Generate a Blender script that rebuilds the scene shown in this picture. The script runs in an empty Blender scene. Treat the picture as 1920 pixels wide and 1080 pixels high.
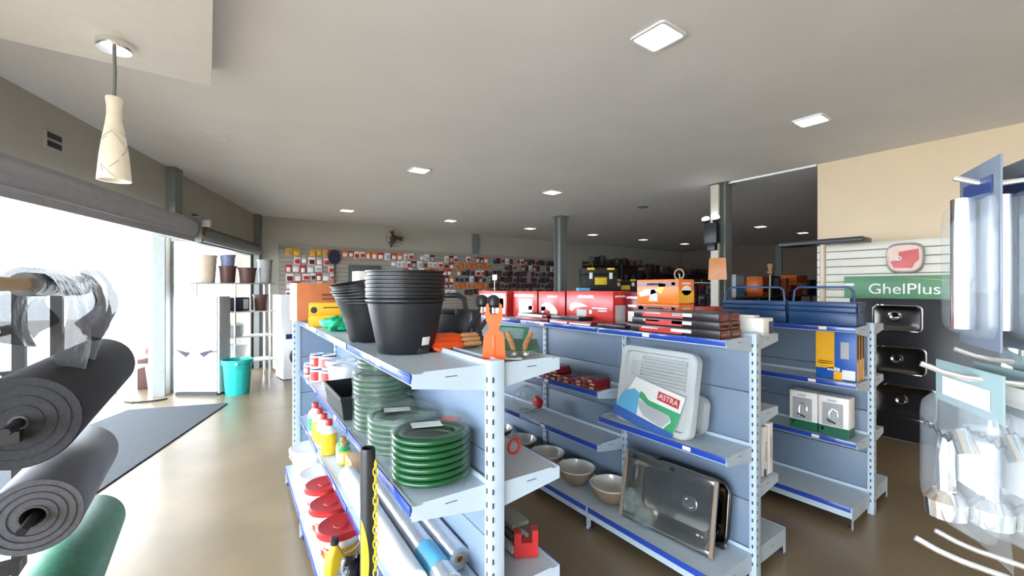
import bpy, bmesh, math, random
from mathutils import Vector, Matrix, Euler
random.seed(7)
R = math.radians
sc = bpy.context.scene
C = sc.collection

# ------------------------------------------------------------------ camera, sky, exposure
cam = bpy.data.cameras.new('camera'); camo = bpy.data.objects.new('camera', cam); C.objects.link(camo)
camo.location = (0, 0, 1.68); camo.rotation_euler = (R(90), 0, R(-35.8))
cam.sensor_width = 36; cam.lens = 790 / 1920 * 36; cam.clip_start = 0.02
sc.camera = camo
world = bpy.data.worlds.new('sky'); sc.world = world; world.use_nodes = True
bg = world.node_tree.nodes['Background']
bg.inputs[0].default_value = (0.80, 0.90, 1.0, 1); bg.inputs[1].default_value = 19.0
sc.view_settings.view_transform = 'Standard'; sc.view_settings.look = 'None'
sc.view_settings.gamma = 1; sc.view_settings.exposure = 0.08
LAMP = 6.5        # emission of the ceiling panels

# ------------------------------------------------------------------ materials
MATS = {}
def mat(name, col, rough=0.5, metal=0.0, var=0.06, vscale=12.0, bump=0.0, bscale=60.0, alpha=1.0,
        emit=None, estr=0.0, trans=0.0, coat=0.0, spec=0.5, stretch=None, ior=1.45):
    if name in MATS: return MATS[name]
    m = bpy.data.materials.new(name); m.use_nodes = True
    nt = m.node_tree; b = nt.nodes['Principled BSDF']
    b.inputs['Roughness'].default_value = rough; b.inputs['Metallic'].default_value = metal
    b.inputs['Specular IOR Level'].default_value = spec; b.inputs['IOR'].default_value = ior
    b.inputs['Alpha'].default_value = alpha; b.inputs['Transmission Weight'].default_value = trans
    b.inputs['Coat Weight'].default_value = coat
    tc = nt.nodes.new('ShaderNodeTexCoord'); src = tc.outputs['Object']
    if stretch:
        mp = nt.nodes.new('ShaderNodeMapping'); mp.inputs['Scale'].default_value = stretch
        nt.links.new(src, mp.inputs['Vector']); src = mp.outputs['Vector']
    n = nt.nodes.new('ShaderNodeTexNoise'); n.inputs['Scale'].default_value = vscale; n.inputs['Detail'].default_value = 4
    nt.links.new(src, n.inputs['Vector'])
    r = nt.nodes.new('ShaderNodeValToRGB')
    lo = [max(0, c * (1 - var)) for c in col]; hi = [min(1, c * (1 + var)) for c in col]
    r.color_ramp.elements[0].color = (*lo, 1); r.color_ramp.elements[1].color = (*hi, 1)
    r.color_ramp.elements[0].position = 0.3; r.color_ramp.elements[1].position = 0.7
    nt.links.new(n.outputs['Fac'], r.inputs['Fac']); nt.links.new(r.outputs['Color'], b.inputs['Base Color'])
    if bump > 0:
        n2 = nt.nodes.new('ShaderNodeTexNoise'); n2.inputs['Scale'].default_value = bscale; n2.inputs['Detail'].default_value = 3
        nt.links.new(src, n2.inputs['Vector'])
        bp = nt.nodes.new('ShaderNodeBump'); bp.inputs['Strength'].default_value = bump; bp.inputs['Distance'].default_value = 0.01
        nt.links.new(n2.outputs['Fac'], bp.inputs['Height']); nt.links.new(bp.outputs['Normal'], b.inputs['Normal'])
    if emit:
        b.inputs['Emission Color'].default_value = (*emit, 1); b.inputs['Emission Strength'].default_value = estr
    MATS[name] = m
    return m

ceil_m = mat('ceiling_plaster', (0.74, 0.725, 0.705), 0.9, var=0.03, vscale=1.5, bump=0.05, bscale=30)
wall_m = mat('wall_paint', (0.44, 0.42, 0.36), 0.85, var=0.03, vscale=2)
beige_m = mat('wall_beige', (0.66, 0.53, 0.37), 0.8, var=0.03, vscale=2)
soffit_m = mat('soffit_paint', (0.93, 0.90, 0.84), 0.8, var=0.02)
floor_m = mat('floor_polished_concrete', (0.22, 0.165, 0.10), 0.30, var=0.2, vscale=1.6, spec=0.8, bump=0.02, bscale=8)
pave_m = mat('pavement_concrete', (0.62, 0.58, 0.54), 0.85, var=0.1, vscale=3)
steel_m = mat('post_grey_paint', (0.20, 0.22, 0.21), 0.5)
shutter_m = mat('shutter_steel', (0.42, 0.42, 0.45), 0.45, metal=0.3)
shelf_m = mat('shelf_powder_coat', (0.47, 0.56, 0.65), 0.36, var=0.02)
panel_m = mat('shelf_back_panel', (0.16, 0.215, 0.295), 0.45, var=0.03)
rail_m = mat('price_rail_blue', (0.02, 0.06, 0.36), 0.22, var=0.03, coat=0.4)
dark_m = mat('dark_slot', (0.03, 0.035, 0.05), 0.7)
blk_m = mat('black_plastic', (0.018, 0.019, 0.022), 0.38, var=0.1)
pot_m = mat('pot_black_plastic', (0.011, 0.012, 0.015), 0.42, var=0.12, vscale=30)
white_m = mat('white_plastic', (0.82, 0.83, 0.83), 0.35, var=0.02)
wmetal_m = mat('white_enamel', (0.80, 0.81, 0.82), 0.3, var=0.02)
chrome_m = mat('chrome', (0.85, 0.85, 0.86), 0.12, metal=1.0, var=0.02)
zinc_m = mat('zinc_wire', (0.78, 0.78, 0.80), 0.25, metal=0.9, var=0.03)
inox_m = mat('stainless', (0.24, 0.225, 0.20), 0.12, metal=1.0, var=0.06, bump=0.03, bscale=5)
film_m = mat('clear_film', (0.50, 0.55, 0.57), 0.06, alpha=0.08, var=0.02, bump=0.8, bscale=14, spec=0.9)
film2_m = mat('clear_film_cloudy', (0.34, 0.42, 0.40), 0.09, alpha=0.17, var=0.05, bump=0.9, bscale=22, spec=0.9)
blister_m = mat('blister_shell', (0.45, 0.50, 0.54), 0.05, alpha=0.15, var=0.02, bump=0.35, bscale=9, spec=1.0)
green_m = mat('hose_green', (0.004, 0.062, 0.016), 0.3, var=0.1, coat=0.2)
orange_m = mat('orange_plastic', (0.93, 0.10, 0.01), 0.35, var=0.03)
red_m = mat('red_plastic', (0.55, 0.03, 0.03), 0.35)
redp_m = mat('red_print', (0.52, 0.035, 0.03), 0.25, var=0.12, vscale=8)
dred_m = mat('dark_red_print', (0.17, 0.015, 0.022), 0.25, var=0.15)
wprint_m = mat('white_print', (0.85, 0.83, 0.80), 0.3, var=0.03)
yel_m = mat('yellow_print', (0.86, 0.44, 0.02), 0.35)
yelp_m = mat('yellow_plastic', (0.80, 0.55, 0.03), 0.35)
bprint_m = mat('blue_print', (0.015, 0.10, 0.42), 0.35)
nprint_m = mat('navy_print', (0.012, 0.03, 0.12), 0.35)
lbprint_m = mat('light_blue_print', (0.10, 0.42, 0.68), 0.35)
gprint_m = mat('green_print', (0.03, 0.36, 0.14), 0.35)
dgprint_m = mat('dark_green_print', (0.02, 0.12, 0.07), 0.35)
grprint_m = mat('grey_print', (0.45, 0.46, 0.47), 0.4)
orprint_m = mat('orange_print', (0.82, 0.16, 0.015), 0.3, var=0.12)
card_m = mat('cardboard_orange', (0.55, 0.17, 0.06), 0.6, var=0.1)
kraft_m = mat('kraft_board', (0.48, 0.33, 0.19), 0.7)
wood_m = mat('wood_handle', (0.46, 0.22, 0.09), 0.5, var=0.2, vscale=8, stretch=(1, 1, 12))
mat_m = mat('doormat_grey', (0.075, 0.085, 0.10), 0.95, var=0.35, vscale=180, bump=0.5, bscale=250)
felt_m = mat('felt_dark_roll', (0.035, 0.036, 0.042), 0.9, var=0.15, vscale=90, bump=0.2, bscale=200)
greyroll_m = mat('grey_mesh_roll', (0.11, 0.11, 0.125), 0.5, var=0.15, vscale=70, stretch=(1, 8, 1))
greenroll_m = mat('green_mesh_roll', (0.03, 0.17, 0.10), 0.5, var=0.2, vscale=50)
teal_m = mat('teal_plastic', (0.02, 0.42, 0.38), 0.35)
bubble_m = mat('bubble_wrap', (0.19, 0.19, 0.20), 0.3, alpha=0.96, var=0.12, vscale=25, bump=0.9, bscale=45)
foil_m = mat('silver_foil', (0.72, 0.74, 0.78), 0.28, metal=0.85, var=0.05, bump=0.2, bscale=30)
beigep_m = mat('beige_plastic', (0.62, 0.50, 0.38), 0.5)
brownp_m = mat('brown_plastic', (0.10, 0.045, 0.035), 0.5)
blue_m = mat('tool_blue_paint', (0.012, 0.055, 0.17), 0.35, var=0.05)
bowl_m = mat('bowl_outer_beige', (0.24, 0.17, 0.12), 0.5)
bowlin_m = mat('bowl_glaze', (0.72, 0.71, 0.66), 0.15, coat=0.5)
emg_m = mat('green_mesh_net', (0.0, 0.50, 0.22), 0.5, bump=0.8, bscale=60)
signg_m = mat('sign_green', (0.10, 0.26, 0.14), 0.4, var=0.08, vscale=3)
slat_m = mat('slat_board_paint', (0.70, 0.68, 0.60), 0.5, var=0.02)
groove_m = mat('slat_groove', (0.16, 0.14, 0.12), 0.8)
shade_m = mat('alabaster_shade', (0.80, 0.72, 0.58), 0.35, var=0.10, vscale=9, trans=0.0, emit=(1.0, 0.86, 0.66), estr=0.12)
vein_m = mat('alabaster_vein', (0.42, 0.34, 0.26), 0.5)
glow_m = mat('lamp_panel', (1, 1, 1), 0.5, emit=(1.0, 0.87, 0.70), estr=LAMP)
glow2_m = mat('lamp_bulb', (1, 1, 1), 0.5, emit=(1.0, 1.0, 1.0), estr=8)

# ------------------------------------------------------------------ mesh builder
class MB:
    def __init__(s): s.v = []; s.f = []; s.m = []
    def add(s, vs, fs, m=0, T=None):
        o = len(s.v)
        s.v += [(T @ Vector(p))[:] if T else tuple(p) for p in vs]
        s.f += [tuple(i + o for i in f) for f in fs]; s.m += [m] * len(fs)
        return s
    def box(s, c, d, m=0, T=None, b=0.0):
        x, y, z = c; a, e, g = d[0] / 2, d[1] / 2, d[2] / 2
        if b <= 0:
            vs = [(x + i * a, y + j * e, z + k * g) for i in (-1, 1) for j in (-1, 1) for k in (-1, 1)]
            fs = [(0, 1, 3, 2), (4, 6, 7, 5), (0, 4, 5, 1), (2, 3, 7, 6), (0, 2, 6, 4), (1, 5, 7, 3)]
            return s.add(vs, fs, m, T)
        b = min(b, a * .45, e * .45, g * .45)
        bm = bmesh.new(); bmesh.ops.create_cube(bm, size=1)
        for q in bm.verts: q.co = Vector((x + q.co.x * d[0], y + q.co.y * d[1], z + q.co.z * d[2]))
        bmesh.ops.bevel(bm, geom=bm.edges[:], offset=b, segments=2, affect='EDGES', profile=0.5)
        bm.verts.index_update()
        vs = [q.co[:] for q in bm.verts]; fs = [[q.index for q in f.verts] for f in bm.faces]; bm.free()
        return s.add(vs, fs, m, T)
    def tube(s, pts, r, n=8, m=0, closed=False, caps=True, T=None):
        P = [Vector(p) for p in pts]; N = len(P); rr = r if isinstance(r, (list, tuple)) else [r] * N
        vs = []; up = None
        for i, p in enumerate(P):
            if closed: t = P[(i + 1) % N] - P[i - 1]
            else: t = P[min(i + 1, N - 1)] - P[max(i - 1, 0)]
            t.normalize()
            if up is None:
                up = t.orthogonal().normalized()
            up = (up - t * up.dot(t))
            up = up.normalized() if up.length > 1e-6 else t.orthogonal().normalized()
            w = t.cross(up)
            for k in range(n):
                a = 2 * math.pi * k / n
                vs.append((p + (up * math.cos(a) + w * math.sin(a)) * rr[i])[:])
        fs = []
        for i in range(N if closed else N - 1):
            j = (i + 1) % N
            for k in range(n):
                q = (k + 1) % n
                fs.append((i * n + k, i * n + q, j * n + q, j * n + k))
        if caps and not closed:
            fs.append(tuple(range(n))[::-1]); fs.append(tuple((N - 1) * n + k for k in range(n)))
        return s.add(vs, fs, m, T)
    def lathe(s, prof, n=24, m=0, T=None, caps=True):
        vs = []; fs = []
        for r, z in prof:
            for k in range(n):
                a = 2 * math.pi * k / n; vs.append((r * math.cos(a), r * math.sin(a), z))
        for i in range(len(prof) - 1):
            for k in range(n):
                q = (k + 1) % n; fs.append((i * n + k, i * n + q, (i + 1) * n + q, (i + 1) * n + k))
        if caps:
            if prof[0][0] > 1e-5: fs.append(tuple(range(n))[::-1])
            if prof[-1][0] > 1e-5: fs.append(tuple((len(prof) - 1) * n + k for k in range(n)))
        return s.add(vs, fs, m, T)
    def prism(s, poly, z0, z1, m=0, T=None):
        n = len(poly)
        vs = [(x, y, z0) for x, y in poly] + [(x, y, z1) for x, y in poly]
        fs = [tuple(range(n))[::-1], tuple(range(n, 2 * n))] + [(i, (i + 1) % n, n + (i + 1) % n, n + i) for i in range(n)]
        return s.add(vs, fs, m, T)
    def quad(s, pts, m=0, T=None): return s.add(pts, [tuple(range(len(pts)))], m, T)
    def loft(s, loops, m=0, cap0=False, cap1=True, T=None):
        n = len(loops[0]); vs = [p for l in loops for p in l]; fs = []
        for i in range(len(loops) - 1):
            for k in range(n):
                q = (k + 1) % n; fs.append((i * n + k, i * n + q, (i + 1) * n + q, (i + 1) * n + k))
        if cap0: fs.append(tuple(range(n))[::-1])
        if cap1: fs.append(tuple((len(loops) - 1) * n + k for k in range(n)))
        return s.add(vs, fs, m, T)
    def grid(s, fn, nu, nv, m=0, T=None):
        vs = [fn(i / nu, j / nv) for i in range(nu + 1) for j in range(nv + 1)]
        fs = [(i * (nv + 1) + j, (i + 1) * (nv + 1) + j, (i + 1) * (nv + 1) + j + 1, i * (nv + 1) + j + 1) for i in range(nu) for j in range(nv)]
        return s.add(vs, fs, m, T)
    def build(s, name, mats, parent=None, loc=(0, 0, 0), rot=(0, 0, 0), ang=35):
        me = bpy.data.meshes.new(name); me.from_pydata(s.v, [], s.f)
        mats = mats if isinstance(mats, (list, tuple)) else [mats]
        for q in mats: me.materials.append(q)
        me.polygons.foreach_set('material_index', [min(i, len(mats) - 1) for i in s.m])
        me.polygons.foreach_set('use_smooth', [True] * len(s.f))
        me.update(); me.set_sharp_from_angle(angle=R(ang))
        o = bpy.data.objects.new(name, me); C.objects.link(o)
        o.location = loc; o.rotation_euler = rot
        if parent: o.parent = parent
        return o

def rrect(w, h, r, n=5, z=0.0):
    pts = []
    for cx, cy, a0 in ((w / 2 - r, h / 2 - r, 0), (-w / 2 + r, h / 2 - r, 90), (-w / 2 + r, -h / 2 + r, 180), (w / 2 - r, -h / 2 + r, 270)):
        for i in range(n + 1):
            a = R(a0 + 90 * i / n); pts.append((cx + r * math.cos(a), cy + r * math.sin(a), z))
    return pts
def TR(loc=(0, 0, 0), rot=(0, 0, 0)): return Matrix.Translation(loc) @ Euler(rot).to_matrix().to_4x4()

def thing(name, label, cat, loc=(0, 0, 0), rotz=0, group=None, rot=None):
    o = bpy.data.objects.new(name, None); C.objects.link(o); o.empty_display_size = 0.05
    o.location = loc; o.rotation_euler = rot or (0, 0, rotz)
    o['label'] = label; o['category'] = cat
    if group: o['group'] = group
    return o
def tag(o, label, cat, group=None):
    o['label'] = label; o['category'] = cat
    if group: o['group'] = group
    return o
def struct(o): o['kind'] = 'structure'; return o
def dup(root, loc, rot=None, label=None, group=None):
    r = root.copy(); C.objects.link(r); r.location = loc
    if rot is not None: r.rotation_euler = rot
    if label: r['label'] = label
    if group: r['group'] = group
    for ch in list(root.children):
        c = ch.copy(); C.objects.link(c); c.parent = r
        for g in list(ch.children):
            d = g.copy(); C.objects.link(d); d.parent = c
    return r
def text_mesh(name, s, size, m, parent, loc, rot, depth=0.002, sx=1.0):
    cu = bpy.data.curves.new(name, 'FONT'); cu.body = s; cu.size = size; cu.extrude = depth
    cu.align_x = 'CENTER'; cu.align_y = 'CENTER'
    t = bpy.data.objects.new(name + '_tmp', cu); C.objects.link(t)
    dg = bpy.context.evaluated_depsgraph_get()
    me = bpy.data.meshes.new_from_object(t.evaluated_get(dg)); bpy.data.objects.remove(t)
    me.materials.clear(); me.materials.append(m)
    o = bpy.data.objects.new(name, me); C.objects.link(o); o.parent = parent
    o.location = loc; o.rotation_euler = rot; o.scale = (sx, 1, 1)
    return o

# printed carton: prints = (face, a0, b0, a1, b1, material) in fractions of that face, or (face, [(a,b)...], material)
def carton_mb(w, d, h, prints=(), b=0.002):
    mb = MB(); mb.box((0, 0, h / 2), (w, d, h), 0, b=b); mats = []
    e = 0.0007
    def fp(face, a, c):
        if face == 'y-': return ((a - .5) * w, -d / 2 - e, c * h)
        if face == 'y+': return ((.5 - a) * w, d / 2 + e, c * h)
        if face == 'x-': return (-w / 2 - e, (.5 - a) * d, c * h)
        if face == 'x+': return (w / 2 + e, (a - .5) * d, c * h)
        return ((a - .5) * w, (c - .5) * d, h + e)
    for p in prints:
        if isinstance(p[1], list): pts = [fp(p[0], *q) for q in p[1]]; m = p[2]
        else: pts = [fp(p[0], a, c) for a, c in ((p[1], p[2]), (p[3], p[2]), (p[3], p[4]), (p[1], p[4]))]; m = p[5]
        if m not in mats: mats.append(m)
        mb.quad(pts, 1 + mats.index(m))
    return mb, mats
def carton(name, label, cat, size, loc, rotz, base, prints=(), group=None, b=0.002):
    mb, mats = carton_mb(*size, prints, b)
    return tag(mb.build(name, [base] + mats, None, loc, (0, 0, rotz)), label, cat, group)
def wordmark(face, a0, b0, a1, b1, m, n=9):
    out = []; w = (a1 - a0) / n
    for i in range(n):
        k = 0.82 + 0.18 * ((i * 37) % 5) / 5
        out.append((face, a0 + i * w, b0, a0 + (i + .78) * w, b0 + (b1 - b0) * k, m))
    return out

# ------------------------------------------------------------------ room shell
CEIL = 3.23
struct(MB().box((6, 2.5, -0.1), (24, 19, 0.2)).build('floor', floor_m))
struct(MB().box((-12, 4, -0.16), (30, 60, 0.1)).build('pavement', pave_m))
struct(MB().box((6.2, 3, CEIL + 0.1), (22, 19, 0.2)).build('ceiling', ceil_m))
# left (street) side: only a header wall above the openings
WL0 = Vector((0.845, 10.49, 0)); WD = Vector((0.337, 0.941, 0)).normalized(); WN = Vector((WD.y, -WD.x, 0))   # WN points into the shop
WA = math.atan2(WD.y, WD.x)
def wl(w, off=0.0, z=0.0): p = WL0 - WD * w + WN * off; return (p.x, p.y, z)
def wlT(w, off, z): return Matrix.Translation(wl(w, off, z)) @ Matrix.Rotation(WA, 4, 'Z')    # local x runs along the wall
hw = MB(); hw.box((0, 0, 0), (16.6, 0.16, CEIL - 2.62), T=wlT(8.2, -0.08, (CEIL + 2.62) / 2)); struct(hw.build('wall_left', wall_m))
def post_on_left(name, w, z0, z1):
    return struct(MB().box((0, 0, 0), (0.2, 0.1, z1 - z0), T=wlT(w, 0.05, (z0 + z1) / 2)).build(name, steel_m))
post_on_left('trim_1', 3.7, 2.42, CEIL); post_on_left('trim_2', 0.12, 0, CEIL)
struct(MB().box((0, 0, 0), (3.6, 0.12, 0.26), T=wlT(1.9, -0.08, 2.49)).build('trim_3', steel_m))
lw = MB(); lw.box((0, 0, 0), (0.5, 0.14, 2.7), T=wlT(0.0, -0.12, 1.35)); struct(lw.build('wall_corner', wall_m))
# rear part behind the camera
struct(MB().box((3, -5.1, CEIL / 2), (14, 0.2, CEIL)).build('wall_rear', beige_m))
# back wall and far right wall
struct(MB().box((8.7, 10.55, CEIL / 2), (16.6, 0.2, CEIL)).build('wall_back', wall_m))
struct(MB().box((16.6, 4.5, CEIL / 2), (0.2, 13, CEIL)).build('wall_far_right', mat('wall_dimmed_brown', (.20, .155, .125), .85)))  # weak light at the far right is put into this darker wall colour
struct(MB().box((11.4, -0.2, CEIL / 2), (10.4, 0.2, CEIL)).build('wall_side_aisle', MATS['wall_dimmed_brown']))
# right wall with the slat panel
struct(MB().box((6.31, -1.5, CEIL / 2), (0.22, 7.09, CEIL)).build('wall_right', beige_m))
# ceiling joint trim continuing the wall line, and corner trim
struct(MB().box((6.2, 2.6, CEIL - 0.012), (0.05, 1.1, 0.024)).build('trim_4', wmetal_m))
# lowered box of the ceiling above the entrance
struct(MB().box((-1.99, 0.15, CEIL - 0.065), (4.02, 7.0, 0.13), b=0.004).build('ceiling_soffit', soffit_m))
# square hatch outline on the ceiling
h = MB()
for dx, dy, a, b_ in ((0, .11, .24, .012), (0, -.11, .24, .012), (.11, 0, .012, .24), (-.11, 0, .012, .24)): h.box((dx, dy, 0), (a, b_, .008))
tag(h.build('ceiling_hatch', ceil_m, None, (0.06, 5.25, CEIL - 0.004)), 'small square access hatch outline in the plaster ceiling', 'hatch')
tag(MB().lathe([(0.0, -0.012), (0.09, -0.012), (0.11, 0)], 16).build('ceiling_speaker', steel_m, None, (6.74, 5.07, CEIL)), 'small dark round fitting in the dim part of the ceiling', 'fitting')

# free steel columns (H profile)
def column(name, label, x, y, zt, z0=0.0, g='grey steel columns'):
    t = thing(name, label, 'column', (x, y, 0), 0, g)
    MB().box((0, 0, (z0 + zt) / 2), (0.012, 0.17, zt - z0)).build('web', steel_m, t)
    for s in (-1, 1): MB().box((0, s * 0.095, (z0 + zt) / 2), (0.19, 0.012, zt - z0)).build('flange', steel_m, t)
    MB().box((0, 0, zt - 0.006), (0.26, 0.28, 0.012)).build('cap_plate', steel_m, t)
    return t
column('steel_column', 'grey steel column carrying the emergency light', 6.2, 3.26, CEIL)
column('steel_column', 'grey steel column rising behind the red boxes', 6.2, 6.8, CEIL)
struct(MB().box((6.2, 10.42, (CEIL + 2.66) / 2), (0.2, 0.08, CEIL - 2.66)).build('trim_5', steel_m))
struct(MB().box((16.46, 6.6, CEIL / 2), (0.08, 0.2, CEIL)).build('trim_6', steel_m))
# pale strip on the near column (cable duct)
tag(MB().box((0, 0, 0), (0.05, 0.12, 3.2), b=.004).build('cable_duct', mat('duct_cream', (.52, .49, .41), .5), None, (6.075, 3.29, 1.6)), 'pale cable duct running up the left of the near column', 'duct')

# ------------------------------------------------------------------ ceiling lamps
def ceiling_lamp(x, y, label):
    t = thing('ceiling_lamp', label, 'ceiling lamp', (x, y, CEIL), 0, 'square recessed ceiling lamps')
    f = MB(); o = rrect(0.25, 0.25, 0.03); i_ = rrect(0.215, 0.215, 0.02)
    f.loft([o, [(a, b, -0.012) for a, b, _ in o], [(a, b, -0.012) for a, b, _ in i_]], cap1=False)
    f.build('frame', wmetal_m, t)
    MB().loft([[(a, b, -0.004) for a, b, _ in rrect(0.215, 0.215, 0.02)][::-1], [(a, b, -0.010) for a, b, _ in rrect(0.213, 0.213, 0.02)][::-1]], cap1=True).build('diffuser', glow_m, t)
    return t
LX = (2.25, 4.52, 6.79, 9.06, 11.3, 13.52)
lamps = [(LX[0], 1.58, 'large square ceiling lamp at the top of the picture'), (LX[1], 1.54, 'square ceiling lamp in front of the beige wall'),
  (LX[0], 5.2, 'square ceiling lamp above the black pot stack'), (LX[1], 5.15, 'square ceiling lamp left of the middle column top'),
  (LX[0], 8.75, 'leftmost lamp of the far ceiling row'), (LX[1], 8.68, 'second lamp of the far ceiling row, left of the pilaster'),
  (LX[2], 8.6, 'third lamp of the far ceiling row, just left of the thin column'), (LX[3], 8.55, 'fourth lamp of the far ceiling row, just right of the thin column'),
  (LX[4], 8.48, 'fifth lamp of the far ceiling row'), (LX[5], 8.42, 'sixth and smallest lamp of the far ceiling row'),
  (LX[4], 4.95, 'ceiling lamp right of the near column'), (LX[5], 4.81, 'ceiling lamp beside the edge of the beige wall'),
  ]
for x, y, l in lamps: ceiling_lamp(x, y, l)
for x, y, l in ((2.25, -2.0, 'left square ceiling lamp behind the viewpoint'), (4.5, -2.0, 'right square ceiling lamp behind the viewpoint')): ceiling_lamp(x, y, l)

# pendant lamp
t = thing('pendant_lamp', 'alabaster bottle shaped pendant lamp on a wire cord', 'pendant lamp', (-0.44, 3.32, 3.1))
MB().lathe([(0.0, -0.045), (0.078, -0.045), (0.083, -0.036), (0.083, 0)], 28).build('canopy', chrome_m, t)
MB().tube([(0, 0, -.04), (0.003, 0, -.18), (0, 0, -.33)], 0.009, 6).build('cord', steel_m, t)
sh = MB().lathe([(0.038, -.32), (0.04, -.33), (0.035, -.37), (0.034, -.42), (0.042, -.49), (0.055, -.57), (0.066, -.66), (0.074, -.76), (0.077, -.80), (0.071, -.80), (0.067, -.76), (0.051, -.57), (0.029, -.42), (0.029, -.33)], 28, caps=False).build('shade', shade_m, t)
vn = MB(); rp = [(-.42, .0342), (-.49, .0422), (-.57, .0552), (-.66, .0662), (-.76, .0742), (-.80, .0772)]
def rad(z):
    for (z0, r0), (z1, r1) in zip(rp, rp[1:]):
        if z <= z0 and z >= z1: return r0 + (r1 - r0) * (z - z0) / (z1 - z0)
    return rp[0][1]
for k in range(24):
    a0 = random.random() * 6.28; z0 = -.43 - .3 * random.random(); da = random.uniform(-1.4, 1.4); dz = random.uniform(-.12, .05)
    vn.tube([((rad(z0 + dz * q) + .0005) * math.cos(a0 + da * q), (rad(z0 + dz * q) + .0005) * math.sin(a0 + da * q), z0 + dz * q) for q in [i / 10 for i in range(11)]], 0.0016, 4)
vn.build('veining', vein_m, sh)['kind'] = 'stuff'
# no further pendants; the warm tinted ceiling panels light the beige wall

# ------------------------------------------------------------------ street side: shutter, pillar, vent, motor
t = thing('roller_shutter', 'rolled up grey steel shutter above the street opening', 'shutter', wl(7.25, 0.17, 2.46)); t.rotation_euler = (0, 0, WA)
def scallop(r, n, k=5):
    return [((r + 0.006 * abs(math.sin(math.pi * i / k))) * math.cos(2 * math.pi * i / (n * k)), (r + 0.006 * abs(math.sin(math.pi * i / k))) * math.sin(2 * math.pi * i / (n * k))) for i in range(n * k)]
Tx = Matrix.Rotation(R(90), 4, 'Y')
MB().prism(scallop(0.145, 11), -3.4, 3.55, T=Tx).build('curtain_roll', shutter_m, t)
MB().box((0, -0.13, -0.15), (6.9, 0.03, 0.07), b=.004).build('bottom_bar', shutter_m, t)
for x in (-3.45, 3.6): MB().box((x, 0, 0), (0.02, 0.34, 0.34)).build('end_plate', steel_m, t)
t = thing('shutter_motor', 'dark shutter motor with gear plate at the end of the roll', 'motor', wl(3.46, 0.22, 2.50)); t.rotation_euler = (0, 0, WA)
MB().box((0, 0, 0), (0.30, 0.03, 0.34), b=.004).build('mounting_plate', blk_m, t)
MB().lathe([(0.05, 0), (0.05, .14), (0.03, .15), (0, .15)], 16, T=TR((-.05, -.02, .06), (R(90), 0, 0))).build('motor_body', wmetal_m, t)
MB().lathe([(0.075, 0), (0.08, .02), (0.075, .04), (0.02, .04), (0, .04)], 18, T=TR((.05, -.02, -.02), (R(90), 0, 0))).build('sprocket', brownp_m, t)
MB().tube([(-.06, -.04, .04), (-.04, -.06, -.1), (0, -.06, -.14), (.06, -.05, -.1)], .012, 6).build('cable', mat('copper_cable', (.5, .2, .1), .4), t)
t = thing('shutter_roll', 'shorter dark shutter roll above the far street opening', 'shutter', wl(1.75, 0.1, 2.45)); t.rotation_euler = (0, 0, WA)
MB().prism(scallop(0.085, 9), -1.5, 1.45, T=Tx).build('curtain_roll', steel_m, t)
t = thing('wall_vent', 'small dark louvre vent in the wall above the shutter', 'vent', wl(5.68, 0.01, 2.916)); t.rotation_euler = (0, 0, WA)
MB().box((0, 0, 0), (0.17, 0.02, 0.15)).build('frame', wall_m, t)
for dz in (-.035, .035): MB().box((0, -.012, dz), (0.15, 0.01, 0.045)).build('louvre', dark_m, t)
t = thing('entrance_pillar', 'white painted pillar between the two street openings', 'pillar', (-0.62, 8.62, 0), WA)
MB().box((0, 0, 1.6), (0.22, 0.2, 3.2), b=.005).build('shaft', white_m, t)
MB().box((0.135, -0.05, 1.6), (0.05, 0.16, 3.2)).build('edge_channel', steel_m, t)
MB().box((-0.125, -0.05, 1.6), (0.03, 0.16, 3.2)).build('edge_channel', steel_m, t)

# door mat
mm = MB(); mp = [(0.23, 7.37), (-0.89, 7.76), (-2.05, 5.4), (-0.75, 4.75)]
mm.prism(mp[::-1], 0.001, 0.014); tag(mm.build('door_mat', mat_m), 'large dark grey entrance mat on the floor', 'mat')

# white upright appliance
t = thing('upright_freezer', 'white upright freezer with a dark V shaped handle recess', 'freezer', (-0.02, 8.44, 0), R(-36))
MB().box((0, -.11, 1.12), (0.68, 0.28, 0.86), b=.015).build('upper_door', wmetal_m, t)
MB().box((0, -.11, 0.36), (0.68, 0.28, 0.62), b=.015).build('lower_door', wmetal_m, t)
MB().box((0.355, -0.10, 0.79), (0.03, 0.26, 1.52), b=.004).build('side_panel', grprint_m, t)
for s in (-1, 1): MB().prism([(s * .30, .06), (s * .07, .0), (s * .14, -.06)][::s], 0, .008, T=TR((0, -.249, .66), (R(90), 0, 0))).build('handle_recess', dark_m, t)
MB().box((0, -.1, .02), (.66, .26, .04)).build('plinth', dark_m, t)

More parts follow.
